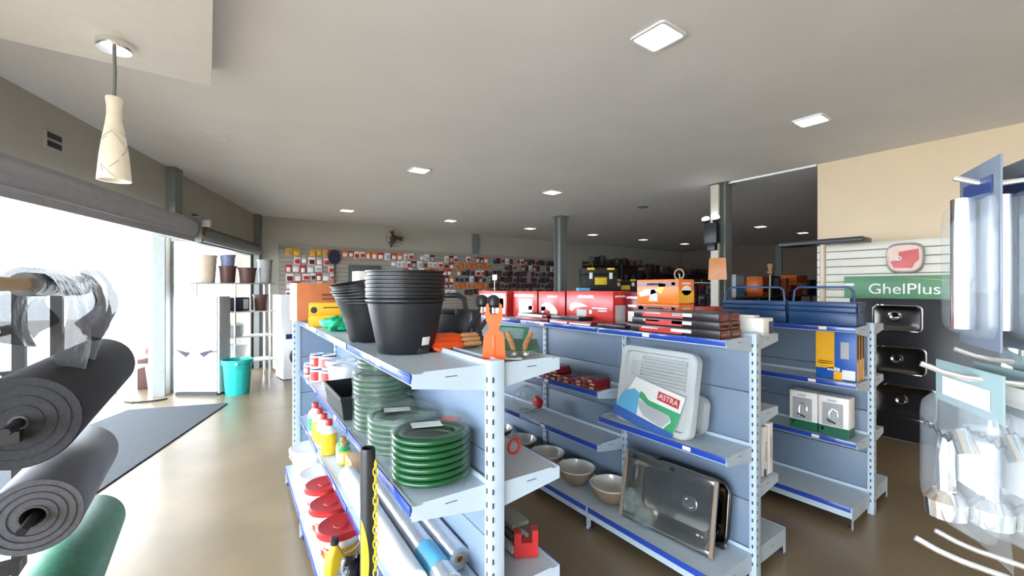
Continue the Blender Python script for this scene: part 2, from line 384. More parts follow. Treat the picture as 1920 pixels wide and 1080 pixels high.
# metal rack with buckets
t = thing('metal_rack', 'thin metal rack with tubular legs beside the teal bucket', 'rack', (0.36, 9.12, 0), R(8))
for x in (-.55, .55):
    for y in (-.19, .19): MB().tube([(x, y, 0), (x, y, 1.76)], .016, 8).build('leg', zinc_m, t)
for z in (0.35, 0.80, 1.25, 1.76): MB().box((0, 0, z), (1.28, .46, .018), b=.003).build('rack_shelf', steel_m if z > 1.7 else wmetal_m, t)
MB().tube([(.0, -.2, .3), (.0, -.2, 1.75)], .016, 8).build('brace', zinc_m, t)
def bucket(name, label, loc, rb, rt, h, m, group=None, handle=True, lid=None, n=24, hm=None):
    t = thing(name, label, 'bucket', loc, 0, group)
    MB().lathe([(0, 0), (rb, 0), (rb + .003, .01), (rt, h - .03), (rt + .012, h - .03), (rt + .013, h), (rt, h), (rt - .006, h - .02), (rb - .004, .012), (0, .012)], n).build('body', m, t)
    if handle:
        MB().tube([((rt + .012) * math.cos(a), -.02 - .0 * a, h - .04 - (rt * .75) * math.sin(a)) if False else ((rt + .014) * math.cos(a), -(rt + .014) * math.sin(a), h - .035 - .05 * math.sin(a)) for a in [math.pi * i / 12 for i in range(13)]], .004, 6).build('handle', hm or zinc_m, t)
    if lid:
        MB().lathe([(rt + .016, h - .02), (rt + .018, h + .004), (rt + .008, h + .012), (rt * .9, h + .006), (rt * .35, h + .006), (rt * .33, h + .010), (0, h + .010)], n).build('lid', lid, t)
    return t
bucket('planter_bucket', 'beige plastic bucket on top of the metal rack', (-0.04, 9.05, 1.77), .14, .17, .48, beigep_m, handle=False)
bucket('planter_bucket', 'dark brown plastic bucket second from the left on the rack', (0.28, 9.08, 1.77), .11, .13, .30, brownp_m, handle=False)
bucket('planter_bucket', 'grey blue bucket standing on a brown one on the rack', (0.28, 9.08, 2.071), .10, .115, .20, mat('bluegrey_plastic', (.18, .2, .34), .4), handle=False)
bucket('planter_bucket', 'low dark brown bucket in the middle right of the rack top', (0.58, 9.12, 1.77), .12, .145, .28, brownp_m, handle=False)
bucket('planter_bucket', 'tall grey bucket at the right end of the rack top', (0.87, 9.18, 1.77), .10, .12, .44, mat('grey_plastic', (.30, .30, .30), .5), handle=False)
t = thing('microwave', 'black microwave oven on the middle shelf of the metal rack', 'microwave', (0.36, 9.12, 1.26), R(8))
MB().box((0, 0, .13), (.46, .34, .24), b=.008).build('case', blk_m, t); MB().box((-.05, -.172, .13), (.30, .004, .17)).build('door', dark_m, t); MB().box((.17, -.173, .13), (.08, .004, .18)).build('control_panel', grprint_m, t)
t = thing('rice_cooker', 'grey lidded pot on the low shelf of the metal rack', 'pot', (0.36, 9.12, .81))
MB().lathe([(0, 0), (.15, 0), (.17, .05), (.17, .18), (.16, .2)], 20).build('pot_body', grprint_m, t); MB().lathe([(.175, .2), (.16, .22), (.05, .26), (0, .26)], 20).build('lid', wmetal_m, t)
bucket('storage_tub', 'white plastic tub on the bottom shelf of the metal rack', (0.40, 9.12, .36), .14, .18, .30, white_m, handle=False)
bucket('storage_tub', 'dark plastic tub at the right end of the middle rack shelf', (0.80, 9.18, 1.26), .10, .12, .30, brownp_m, handle=False)
# teal ribbed bin
t = thing('teal_bucket', 'large teal ribbed plastic bucket on the floor', 'bucket', (0.38, 8.0, 0))
pr = [(.155, 0), (.165, .02), (.2, .50), (.215, .50), (.22, .55), (.205, .55), (.19, .48), (.15, .02)]
tb = MB(); n = 48; vs = []; fs = []
for r, z in pr:
    for k in range(n):
        a = 2 * math.pi * k / n; rr = r * (1 + (.018 if (k // 2) % 2 and z < .49 else 0)); vs.append((rr * math.cos(a), rr * math.sin(a), z))
for i in range(len(pr) - 1):
    for k in range(n): fs.append((i * n + k, i * n + (k + 1) % n, (i + 1) * n + (k + 1) % n, (i + 1) * n + k))
fs.append(tuple(range(n))[::-1]); fs.append(tuple((len(pr) - 1) * n + k for k in range(n)))
tb.add(vs, fs); tb.build('body', teal_m, t)
MB().lathe([(0, -.01), (.02, -.01), (.02, .012), (0, .012)], 12, T=TR((-.03, -.218, .50), (R(90), 0, 0))).build('handle_stud', white_m, t)
MB().tube([(.22 * math.cos(a), -.22 * math.sin(a), .50 - .06 * math.sin(a)) for a in [math.pi * i / 12 for i in range(13)]], .005, 6).build('handle', teal_m, t)
# white chest units by the corner
t = thing('white_cabinet', 'tall white cabinet near the back corner', 'cabinet', (1.52, 9.55, 0), R(6))
MB().box((0, 0, .8), (.85, .6, 1.5), b=.01).build('body', wmetal_m, t); MB().box((0, 0, .03), (.8, .55, .06)).build('plinth', dark_m, t)
for s in (-1, 1): MB().box((s * .21, -.305, .82), (.405, .012, 1.4), b=.003).build('cabinet_door', white_m, t)
t = thing('washing_machine', 'white front loading washing machine beside the metal rack', 'washing machine', (1.36, 8.92, 0), R(8))
MB().box((0, 0, .43), (.58, .5, .84), b=.01).build('body', wmetal_m, t); MB().lathe([(0, 0), (.15, 0), (.17, .02), (.19, .01), (.19, 0)], 24, T=TR((0, -.251, .42), (R(90), 0, 0))).build('door', blk_m, t)
MB().box((0, -.253, .79), (.5, .006, .09)).build('control_panel', nprint_m, t)

# outside: chair, wheelbarrow, hose
t = thing('plastic_chair', 'white plastic chair standing outside by the pillar', 'chair', (-1.06, 8.85, 0), R(160))
for x in (-.2, .2):
    for y in (-.2, .2): MB().tube([(x * 1.15, y * 1.15, 0), (x, y, .43)], [.02, .026], 8).build('leg', white_m, t)
MB().box((0, 0, .44), (.46, .44, .03), b=.01).build('seat', white_m, t)
MB().prism([(-.23, 0), (.23, 0), (.2, .38), (.12, .42), (-.12, .42), (-.2, .38)], -.012, .012, T=TR((0, .22, .46), (R(80), 0, 0))).build('backrest', white_m, t)
t = thing('wheelbarrow', 'dark wheelbarrow with steel tube legs outside the opening', 'wheelbarrow', (-2.05, 9.2, 0), R(20))
wbm = MB(); l0 = [(-.2, -.16, .26), (.3, -.16, .26), (.3, .16, .26), (-.2, .16, .26)]; l1 = [(-.38, -.28, .46), (.45, -.28, .46), (.45, .28, .46), (-.38, .28, .46)]
wbm.loft([l0, l1], cap0=True, cap1=False); wbm.build('tray', blk_m, t)
for s in (-1, 1):
    MB().tube([(-.75, s * .1, .13), (-.1, s * .2, .24), (.7, s * .24, .40)], .016, 8).build('handle_tube', zinc_m, t)
    MB().tube([(.05, s * .2, .26), (.25, s * .2, .0), (.38, s * .21, .30)], .014, 8).build('leg', zinc_m, t)
MB().lathe([(.06, -.03), (.13, -.035), (.15, 0), (.13, .035), (.06, .03)], 20, T=TR((-.68, 0, .15), (R(90), 0, 0))).build('wheel', blk_m, t)
t = thing('red_ball', 'red and white ball like float resting behind the chair', 'float', (-0.78, 9.4, .50))
MB().lathe([(0, .19), (.06, .18), (.11, .13), (.125, .07)], 18).build('red_cap', red_m, t); MB().lathe([(.125, .07), (.13, .05), (.12, .02), (.0, .0)], 18).build('white_base', white_m, t)
tag(MB().box((0, 0, .25), (.34, .3, .5), b=.01).build('plastic_crate', brownp_m, None, (-0.78, 9.4, 0)), 'dark crate outside under the red ball', 'crate')
tag(MB().tube([(-1.0, 8.35, .012), (-.9, 8.22, .012), (-.7, 8.15, .012), (-.6, 8.15, .012), (-.5, 8.2, .012)], .012, 6).build('cable', blk_m), 'black cable lying across the threshold', 'cable')

# ------------------------------------------------------------------ roll rack in the left foreground
t = thing('roll_rack', 'black steel stand that carries the fabric rolls', 'rack', (-0.42, 1.72, 0))
for y in (-.06, 1.16):
    for x in (-.28, -.16): MB().box((x, y, .86), (.04, .04, 1.72)).build('upright', blk_m, t)
    for z in (.634, .98, 1.32): MB().box((-.13, y, z - .03), (.30, .03, .03)).build('support_arm', blk_m, t)
    MB().box((-.13, y, .02), (.55, .05, .04)).build('foot', blk_m, t)
for x, z in ((-.28, .06), (-.28, 1.5)): MB().box((x, .55, z), (.035, 1.2, .035)).build('rail', blk_m, t)
def roll(name, label, x, z, y0, y1, r, m, core=.035, ends=dark_m, rod=True):
    t = thing(name, label, 'roll', (x, y0, z)); L = y1 - y0; Ty = Matrix.Rotation(R(-90), 4, 'X')
    MB().lathe([(core, 0), (r - .004, 0), (r, .006), (r, L - .006), (r - .004, L), (core, L)], 40, T=Ty, caps=False).build('wound_sheet', m, t)
    sp = MB()
    for k in range(1, 4): 
        rr = core + (r - core) * k / 4; sp.tube([(rr * math.cos(a), -.001, rr * math.sin(a)) for a in [2 * math.pi * i / 28 for i in range(28)]], .0015, 4, closed=True)
    sp.build('end_winding', ends, t)
    MB().lathe([(core, -.004), (core, L + .004), (core - .006, L + .004), (core - .006, -.004), (core, -.004)], 20, T=Ty, caps=False).build('core_tube', mat('core_grey', (.10, .09, .085), .7), t)
    if rod: MB().tube([(0, -.10, 0), (0, L + .12, 0)], .012, 8).build('rod', blk_m, t)
    return t
roll('felt_roll', 'thick dark felt roll at the top of the roll stand', -0.41, 1.32, 1.68, 2.72, .125, felt_m, core=.02, ends=felt_m)
roll('grey_roll', 'grey mesh roll with an open core, end toward the viewer', -0.434, .98, 1.90, 2.52, .115, greyroll_m, core=.035, ends=felt_m)
roll('green_roll', 'green mesh roll lowest on the roll stand', -0.42, .65, 1.85, 2.60, .115, greenroll_m)
# hanging bubble wrap over the top rod
t = thing('bubble_wrap_sheet', 'grey bubble wrap sheet drooping from the horizontal top rod', 'plastic sheet', (-0.42, 2.10, 1.69))
MB().tube([(0, -.95, 0), (0, .40, 0)], .018, 10).build('rod', kraft_m, t)
MB().lathe([(.02, -.34), (.034, -.335), (.04, .30), (.02, .31)], 16, T=Matrix.Rotation(R(-90), 4, 'X')).build('rolled_sheet', bubble_m, t)
def drape(side, seed, w0, w1, L, y0, gap=.05):
    rnd = random.Random(seed); ph = [rnd.random() * 6 for _ in range(5)]
    def fn(a, b):
        w = w0 + (w1 - w0) * b ** .8
        y = y0 + (a - .5) * w + .015 * math.sin(5 * b + ph[0]) - .10 * b
        ln = L * (.45 + .55 * math.sin(math.pi * (.08 + .84 * a)) ** .8)
        f = min(1, b / .12)
        x = side * (gap * math.sin(f * math.pi / 2) + .035 * math.sin(math.pi * b) + .022 * b * math.sin(11 * a + ph[1] + 2 * b) + .008 * b * math.sin(27 * a + ph[2] + 5 * b))
        return (x, y, gap * math.cos(f * math.pi / 2) * (b < .12) - b * ln)
    return fn
MB().grid(drape(1, 3, .66, .34, .36, .02), 40, 30).build('hanging_fold', bubble_m, t, ang=80)
MB().grid(drape(-1, 5, .70, .44, .20, .0), 30, 20).build('hanging_fold', bubble_m, t, ang=80)
MB().grid(drape(1, 9, .46, .30, .20, .10, .085), 30, 20).build('hanging_fold', bubble_m, t, ang=80)

# ------------------------------------------------------------------ gondola shelving
def gondola(label, loc, rotz, nb, L, H, left, right, dep=.31, base=.42, end_cap=False):
    t = thing('gondola_shelf', label, 'shelving', loc, rotz, 'blue grey steel gondolas')
    UM = MB().box((0, 0, H / 2), (.062, .04, H), b=.004)
    SL = MB(); z = .10
    while z < H - .03:
        SL.box((-.018, -.0205, z), (.006, .002, .019)); SL.box((-.0315, 0, z), (.002, .008, .019)); SL.box((.0315, 0, z), (.002, .008, .019)); z += .05
    um = us = None
    for k in range(nb + 1):
        if um is None:
            o = UM.build('upright', shelf_m, t); um = o; s = SL.build('slot_row', dark_m, o); us = s
        else:
            o = um.copy(); C.objects.link(o); o.parent = t; s = us.copy(); C.objects.link(s); s.parent = o
        o.location = (0, k * L, 0)
    pm = None; ph = (H - .16) / 4
    for k in range(nb):
        for j in range(4):
            if pm is None: pm = MB().box((0, 0, 0), (.028, L - .044, ph - .004), b=.003).build('back_panel', panel_m, t); o = pm
            else: o = pm.copy(); C.objects.link(o); o.parent = t
            o.location = (0, (k + .5) * L, .13 + (j + .5) * ph)
    cache = {}
    def shelf(s, k, z, d, isbase):
        key = (s, d, isbase)
        lw = L - .008
        if key not in cache:
            a = MB(); x0, x1 = .022, d
            a.box((s * (x0 + x1) / 2, 0, -.012), (x1 - x0, lw, .020)); a.box((s * (d - .004), 0, -.020), (.008, lw, .040)); a.box((s * .026, 0, .008), (.008, lw, .02))
            if isbase: a.box((s * (d - .012), 0, -.055), (.008, lw, .05))
            r = MB().box((s * (d + .0035), 0, -.017), (.006, lw - .012, .034), b=.0015)
            if isbase:
                poly = [(.03, -.005), (d, -.005), (d, -.155), (d - .03, -.155), (d - .03, -.10), (.03, -.10)]
            else:
                poly = [(.03, .004), (d * .86, .004), (d, -.03), (d, -.048), (.03, -.088)]
            poly = [(s * x, y) for x, y in poly]
            if s < 0: poly = poly[::-1]
            br = MB().prism(poly, -.0015, .0015, T=Matrix.Rotation(R(90), 4, 'X'))
            for q in (0,): br.box((s * d * .55, 0, -.022 if not isbase else -.05), (.045, .0036, .003), 1)
            sl = MB().box((s * (d + .0068), -.1, -.017), (.0015, .05, .022))
            cache[key] = (a, r, br, sl, [None] * 4)
        a, r, br, sl, mem = cache[key]
        y = (k + .5) * L
        def inst(i, fn, par, lo):
            if mem[i] is None: mem[i] = fn(); o = mem[i]
            else: o = mem[i].copy(); C.objects.link(o)
            o.parent = par; o.location = lo; return o
        o = inst(0, lambda: a.build('base_shelf' if isbase else 'shelf', shelf_m), t, (0, y, z))
        inst(1, lambda: r.build('price_rail', rail_m), o, (0, 0, 0))
        for q in (-1, 1): inst(2, lambda: br.build('bracket', [shelf_m, dark_m]), o, (0, q * (lw / 2 - .001), 0))
        if not isbase: inst(3, lambda: sl.build('price_tag', wprint_m), o, (0, random.uniform(-.15, .3), 0))
        else:
            for q in (-1, 1): MB().lathe([(0, 0), (.016, 0), (.016, .015), (.01, .02)], 10).build('rubber_foot', dark_m, o, (s * (d - .02), q * (lw / 2 - .02), -z))
    for s, lev in ((-1, left), (1, right)):
        for k in range(nb):
            for z in lev[k] if isinstance(lev[0], (list, tuple)) else lev: shelf(s, k, z, dep, False)
            shelf(s, k, .16, base, True)
    if end_cap:
        for sx in (-1, 1):
            o = um.copy(); C.objects.link(o); o.parent = t; o.location = (sx * .33, nb * L + .05, 0); s = us.copy(); C.objects.link(s); s.parent = o
        for j in range(4): MB().box((0, nb * L + .05, .13 + (j + .5) * ph), (.60, .028, ph - .004), b=.003).build('back_panel', panel_m, t)
    return t
H = 1.42
G1 = gondola('shelving nearest the street opening with green hose coils and black pots', (.845, 1.28, 0), R(-2.3), 3, .92, H, [1.40, .97, .57], [1.40, .96, .56], end_cap=True)
gondola('middle shelving with red boxes on top and wash basins below', (2.557, 1.15, 0), 0, 3, .92, H, [[1.40, .77], [1.40, .94, .56], [1.40, .56]], [1.40, .95, .53])
gondola('rear shelving with blue tool boxes on top', (4.02, .98, 0), 0, 3, .92, H, [1.40, 1.0, .585], [1.40, 1.0, .585])

# ------------------------------------------------------------------ goods on the street side shelving
def g1(x, y): # local coordinates of the first gondola to the room
    a = R(-2.3); return (.845 + x * math.cos(a) - y * math.sin(a), 1.28 + x * math.sin(a) + y * math.cos(a))
TOP = 1.401
# nested black plant pots
def pot_mesh(rb, rt, h, name):
    return MB().lathe([(0, 0), (rb, 0), (rb + .004, .006), (rb + (rt - rb) * .84, h - .042), (rt - .012, h - .04), (rt - .004, h - .036), (rt, h - .032), (rt, h - .026), (rt - .009, h - .023), (rt - .008, h - .0085), (rt, h - .0065), (rt + .001, h), (rt - .005, h), (rt - .006, h - .008), (rt - .024, h - .04), (rb - .004, .008), (0, .008)], 40).build(name, pot_m)
px, py = .715, 1.80
p0 = pot_mesh(.117, .172, .255, 'plant_pot'); tag(p0, 'lowest and outermost black pot of the tall stack, with a white price sticker', 'pot', 'nested black pots in the tall stack')
p0.location = (px, py, TOP)
st = MB(); 
st.grid(lambda a, b: ((.1275 + b * .008) * math.cos(-1.42 + .32 * a), (.1275 + b * .008) * math.sin(-1.42 + .32 * a), .035 + b * .035), 6, 1); st.build('price_sticker', wprint_m, p0)
MB().box((0, -.1145, .014), (.06, .016, .028), T=Matrix.Rotation(R(17), 4, 'Z'), b=.004).build('foot_notch', dark_m, p0)
names = ['second', 'third', 'fourth', 'fifth', 'sixth', 'topmost']
for i in range(6):
    q = p0.copy(); C.objects.link(q); q.location = (px + .0015 * math.sin(i * 2), py, TOP + .0165 * (i + 1)); q['label'] = '%s black pot from below in the tall nested stack' % names[i]
p1 = pot_mesh(.10, .158, .235, 'plant_pot'); tag(p1, 'lowest black pot of the shorter tilted stack', 'pot', 'nested black pots in the short stack')
p1.location = (.70, 2.26, TOP + .004); p1.rotation_euler = (R(1), R(-2), 0)
for i in range(4):
    q = p1.copy(); C.objects.link(q); q.location = (.70 - .003 * i, 2.26, TOP + .004 + .019 * (i + 1)); q.rotation_euler = (R(2), R(-2 - 1.8 * (i + 1)), 0); q['label'] = '%s black pot from below in the shorter tilted stack' % (['second', 'third', 'fourth', 'topmost'][i])
# cartons at the far end
carton('carton', 'large orange brown cardboard carton at the far end of the pot shelf', 'box', (.42, .26, .32), (.80, 4.05, TOP), 0, card_m,
       [('y-', .0, .0, .035, 1, wprint_m), ('x-', 0, 0, 1, 1, wprint_m)] + wordmark('y-', .50, .66, .92, .72, brownp_m, 9) + wordmark('y-', .50, .56, .86, .60, brownp_m, 11))  # white side and left edge: brightly lit face put into the colour
carton('carton', 'yellow tool carton lying beside the green net', 'box', (.24, .20, .085), (.72, 3.36, TOP), R(-14), yel_m, [('y-', .45, .62, .95, .70, dark_m), ('x-', 0, 0, 1, 1, wprint_m)])
carton('carton', 'upper yellow tool carton with a dark round print', 'box', (.24, .20, .085), (.72, 3.37, TOP + .0855), R(-12), yel_m, [('y-', .40, .55, .95, .64, dark_m), ('x-', 0, 0, 1, 1, wprint_m),
       ('y-', [(.15 + .09 * math.cos(a), .4 + .28 * math.sin(a)) for a in [6.283 * i / 14 for i in range(14)]], dark_m)])
# green net bundle
def blob(fx, fy, fz, seed, amp=.18, k=5):
    rnd = random.Random(seed); ph = [rnd.random() * 6.28 for _ in range(9)]
    def fn(a, b):
        th = 2 * math.pi * a; p = math.pi * b
        d = 1 + amp * (math.sin(k * th + ph[0]) * math.sin(3 * p + ph[1]) + .6 * math.sin(2 * k * th + ph[2] + 4 * p) + .5 * math.sin(7 * p + ph[3] + 2 * th))
        return (fx * d * math.sin(p) * math.cos(th), fy * d * math.sin(p) * math.sin(th), max(0, fz * (1 + math.cos(p) * d) * .5))
    return fn
tag(MB().grid(blob(.10, .17, .085, 4), 36, 20).build('net_bundle', emg_m, None, (.71, 2.97, TOP), (0, 0, R(-10)), ang=180), 'crumpled bright green net bundle behind the small pot stack', 'net')
bucket('white_pail', 'white pail between the carton and the pots', (.93, 3.25, TOP), .075, .09, .20, white_m, handle=False, lid=white_m)
carton('carton', 'small white and red box behind the pot stack', 'box', (.12, .1, .38), (.78, 2.62, TOP), R(8), wprint_m, [('y-', .1, .1, .9, .45, redp_m)])
# black tool case with handle
t = thing('tool_case', 'black plastic power tool case standing behind the orange tools', 'case', (1.02, 1.98, TOP), R(-58))
MB().box((0, 0, .085), (.34, .11, .17), b=.018).build('case_body', blk_m, t)
MB().tube([(-.10, 0, .165), (-.09, 0, .225), (-.06, 0, .24), (.06, 0, .24), (.09, 0, .225), (.10, 0, .165)], .014, 8).build('handle', blk_m, t)
o = MB(); rim = [(x * .84, -.057, .085 + y * .78) for x, y, _ in rrect(.34, .17, .03)]
o.tube(rim, .003, 5, closed=True); o.build('rib', pot_m, t)
for x in (-.09, .09): MB().box((x, -.058, .155), (.035, .008, .03), b=.002).build('latch', pot_m, t)
# lever handles
for i, (x, y) in enumerate(((1.10, 1.78), (1.115, 1.70))):
    t = thing('lever_handle', ('left' if i == 0 else 'right') + ' black knob topped lever tool above the orange fork', 'tool', (x, y, TOP), R(-40), 'knob topped levers')
    MB().tube([(-.10, 0, .03), (-.03, 0, .13), (0, 0, .19)], .011, 8).build('lever_arm', blk_m, t)
    MB().lathe([(0, 0), (.018, 0), (.03, .012), (.032, .03), (.026, .05), (.012, .06), (0, .062)], 18).build('knob', blk_m, t, (0, 0, .185))
    MB().lathe([(.012, 0), (.012, .03)], 12).build('ferrule', chrome_m, t, (0, 0, .158))
    MB().box((-.10, 0, .015), (.06, .05, .03), b=.006).build('base_block', blk_m, t)
# orange fork shaped tool on the end
of = [(-.042, 0), (.042, 0), (.044, .01), (.040, .085), (.034, .105), (.020, .118), (.020, .135), (.030, .155), (.033, .18), (.030, .215), (.021, .222), (.018, .19), (.012, .178), (-.012, .178), (-.018, .19), (-.021, .222), (-.030, .215), (-.033, .18), (-.030, .155), (-.020, .135), (-.020, .118), (-.034, .105), (-.040, .085), (-.044, .01)]
t = thing('orange_fork', 'bright orange two pronged plastic hand tool standing at the shelf end', 'tool', (.885, 1.345, TOP), R(-33))
MB().prism(of, -.006, .006, T=TR((0, 0, 0), (R(90), 0, 0))).build('blade', orange_m, t, ang=50)
MB().box((0, -.007, .06), (.012, .004, .08), b=.001).build('centre_rib', orange_m, t)
# orange trowels with wooden handles lying down
for i in range(3):
    t = thing('hand_trowel', '%s orange trowel with wooden handle lying behind the fork' % ['front', 'middle', 'rear'][i], 'trowel', (.90 + .010 * i, 1.70 + .035 * i, TOP + .012 + .017 * i), R(-2 - 3 * i), 'orange trowels')
    MB().prism([(-.10, -.012), (-.085, -.03), (.02, -.032), (.05, -.012), (.05, .012), (.02, .032), (-.085, .03), (-.10, .012)], -.006, .006, T=TR((0, 0, .006), (R(18), 0, 0))).build('blade', orange_m, t)
    MB().tube([(.05, 0, .006), (.06, 0, .008), (.14, 0, .01)], [.009, .0125, .0115], 10).build('handle', wood_m, t)
    MB().lathe([(.013, 0), (.013, .018), (.006, .02)], 10, T=TR((.14, 0, .01), (0, R(90), 0))).build('end_cap', blk_m, t)
# pruning shears on a green card
t = thing('pruning_shears', 'pruning shears with brown wooden grips on a green display card', 'shears', (.985, 1.365, TOP), R(-34))
MB().box((.03, .10, .022), (.17, .16, .003), T=TR((0, 0, 0), (R(10), 0, 0))).build('card', dgprint_m, t)
for s in (-1, 1): MB().tube([(.03 + s * .020, .02, .018), (.03 + s * .028, .07, .045), (.035 + s * .050, .12, .085)], [.009, .012, .011], 8).build('grip', wood_m, t)
for s in (-1, 1): MB().lathe([(0, 0), (.015, 0), (.015, .012), (0, .012)], 14).build('pivot', chrome_m, t, (.03 + s * .024, .01, .008))
MB().box((.0, -.035, .004), (.075, .045, .003), b=.001).build('hang_tag', wprint_m, t)
MB().box((.0, -.032, .006), (.034, .010, .002)).build('tag_hole', dark_m, t)
t = thing('blade_pack', 'green backed blade pack leaning by the shears', 'pack', (1.11, 1.56, TOP), R(-70))
MB().box((0, 0, .055), (.16, .004, .11), T=TR((0, 0, 0), (R(-22), 0, 0))).build('card', dgprint_m, t)
MB().box((0, -.008, .06), (.13, .010, .08), T=TR((0, 0, 0), (R(-22), 0, 0)), b=.003).build('blister', blister_m, t)

# green hose coils in film
def hose_coil(label, loc, r=.135, turns=7, tr=.0115, wrap=True, seed=1, red=False, cut=False):
    t = thing('hose_coil', label, 'hose', loc, R(-35), 'green garden hose coils')
    pts = [(r * math.cos(a), r * math.sin(a), tr + 2.08 * tr * a / (2 * math.pi)) for a in [2 * math.pi * i / 30 for i in range(turns * 30 + 1)]]
    MB().tube(pts, tr, 8).build('hose', green_m, t, ang=80)
    pts = [((r - 2.1 * tr) * math.cos(a), (r - 2.1 * tr) * math.sin(a), tr + 2.08 * tr * a / (2 * math.pi)) for a in [2 * math.pi * i / 24 for i in range(turns * 24 + 1)]]
    MB().tube(pts, tr, 6).build('inner_hose', green_m, t, ang=80)
    h = 2.08 * tr * (turns + 1)
    if wrap:
        rnd = random.Random(seed); ph = [rnd.random() * 6 for _ in range(6)]
        R0 = r + tr + .004
        def fn(a, b):
            th = 2 * math.pi * a * (0.70 if cut else 1) + (-.6 if cut else 0)
            w = 1 + .012 * math.sin(9 * th + ph[0]) + .010 * math.sin(17 * th + ph[1] + 6 * b)
            if b < .55: q = b / .55; return (R0 * w * math.cos(th), R0 * w * math.sin(th), .002 + q * h)
            q = (b - .55) / .45; rr = R0 * w * (1 - q ** 1.6 * .8); return (rr * math.cos(th), rr * math.sin(th), h + .022 * math.sin(q * math.pi) * (1 + .3 * math.sin(5 * th + ph[2])))
        MB().grid(fn, 60, 22).build('plastic_wrap', film2_m, t, ang=80)
        if cut:
            MB().grid(lambda a, b: ((R0 + .004) * math.cos(6.283 * a) * (1 - b * .45), (R0 + .004) * math.sin(6.283 * a) * (1 - b * .45), h + .004 + .02 * math.sin(b * 2.6)), 48, 8).build('wrap_top', film_m, t, ang=80)
    MB().box((-.03, -.02, h + .012), (.11, .06, .001), T=TR((0, 0, 0), (0, R(2), R(20)))).build('paper_label', wprint_m, t)
    if red: MB().box((.05, .06, h + .013), (.07, .05, .0012), T=TR((0, 0, 0), (0, 0, R(-20)))).build('red_label', redp_m, t)
    return t
hose_coil('front green hose coil with its film torn open', (.682, 1.462, .972), cut=True, red=True)
hose_coil('middle green hose coil fully wrapped in cloudy film', (.695, 1.79, .972), seed=2, turns=6)
hose_coil('lowest green hose coil of the stack behind the wrapped one', (.725, 2.105, .972), seed=3, turns=6)
hose_coil('green hose coil in the middle of the rear stack', (.722, 2.110, 1.142), seed=4, turns=4)
hose_coil('topmost green hose coil of the rear stack', (.724, 2.105, 1.267), seed=5, turns=3, r=.12)
# black box planter
t = thing('planter_box', 'empty black rectangular planter box on the second shelf', 'planter', (.672, 2.58, .972), R(-2.3))
pb = MB(); w, l, hh = .19, .50, .125
L_ = lambda a, b, z: [(-a, -b, z), (a, -b, z), (a, b, z), (-a, b, z)]
pb.loft([L_(w / 2 - .02, l / 2 - .02, 0), L_(w / 2 - .004, l / 2 - .004, hh - .02), L_(w / 2, l / 2, hh - .02), L_(w / 2, l / 2, hh), L_(w / 2 - .008, l / 2 - .008, hh), L_(w / 2 - .026, l / 2 - .026, .01)], cap0=True)
pb.build('trough', blk_m, t)
bucket('white_pail', 'white lidded pail behind the black planter box', (.775, 3.02, .972), .075, .09, .17, white_m, lid=white_m, handle=False)
bucket('white_pail', 'white lidded pail next to the stacked tins', (.79, 3.24, .972), .075, .09, .17, white_m, lid=white_m, handle=False)
# tins
def tin(label, loc, top=wprint_m, lab=redp_m, r=.052, h=.105):
    t = thing('paint_tin', label, 'tin', loc, R(-60), 'white and red paint tins')
    MB().lathe([(0, 0), (r, 0), (r, h - .012), (r - .004, h - .01), (r - .004, h), (r - .008, h), (r - .009, h - .004), (0, h - .004)], 24).build('can', wmetal_m, t)
    MB().grid(lambda a, b: ((r + .0008) * math.cos(-2.6 + 2.0 * a), (r + .0008) * math.sin(-2.6 + 2.0 * a), h * (.12 + .62 * b)), 12, 1).build('label', lab, t)
    MB().grid(lambda a, b: ((r + .0014) * math.cos(-1.9 + .7 * a), (r + .0014) * math.sin(-1.9 + .7 * a), h * (.3 + .32 * b)), 6, 1).build('label_panel', top, t)
    MB().lathe([(r + .001, 0), (r + .001, .01)], 24, caps=False).build('rim_band', nprint_m, t, (0, 0, h - .014))
for i, (x, y, z, l, a, b_) in enumerate(((.675, 3.47, 0, 'lower front paint tin with orange red label', redp_m, red_m), (.675, 3.47, .1055, 'upper front paint tin with grey label panel', grprint_m, redp_m),
        (.735, 3.36, 0, 'lower paint tin nearest the white pail', red_m, redp_m), (.735, 3.36, .1055, 'upper paint tin nearest the white pail', red_m, redp_m), (.675, 3.72, 0, 'single paint tin at the far shelf end', wprint_m, dred_m))):
    tin(l, (x, y, .972 + z), a, b_)
# bottles with red caps on the third shelf
def bottle(name, label, loc, r, h, body, shoulder, cap, lab, group=None):
    t = thing(name, label, 'bottle', loc, R(-80), group)
    MB().lathe([(0, 0), (r, 0), (r + .001, .006), (r + .001, h * .62)], 22).build('body', body, t)
    MB().lathe([(r + .001, h * .62), (r * .9, h * .70), (r * .5, h * .80), (r * .42, h * .84)], 22, caps=False).build('shoulder', shoulder, t)
    MB().lathe([(r * .48, h * .83), (r * .48, h * .98), (r * .42, h), (0, h)], 18).build('cap', cap, t)
    MB().grid(lambda a, b: ((r + .002) * math.cos(-2.4 + 1.9 * a), (r + .002) * math.sin(-2.4 + 1.9 * a), h * (.1 + .42 * b)), 10, 1).build('label', lab, t)
for i, (x, y) in enumerate(((.66, 3.02), (.66, 3.18), (.665, 3.34), (.67, 3.52))):
    bottle('glue_bottle', '%s red capped yellow label glue bottle from the near end' % ['first', 'second', 'third', 'fourth'][i], (x, y, .572), .05, .225, white_m if i % 2 else yelp_m, white_m, red_m, yel_m if i < 3 else gprint_m, 'glue bottles')
for i, (x, y) in enumerate(((.70, 2.80), (.72, 2.90))):
    bottle('small_jar', '%s small yellow jar beside the glue bottles' % ['near', 'far'][i], (x, y, .572), .042, .13, yelp_m, gprint_m, wood_m, wprint_m, 'small yellow jars')
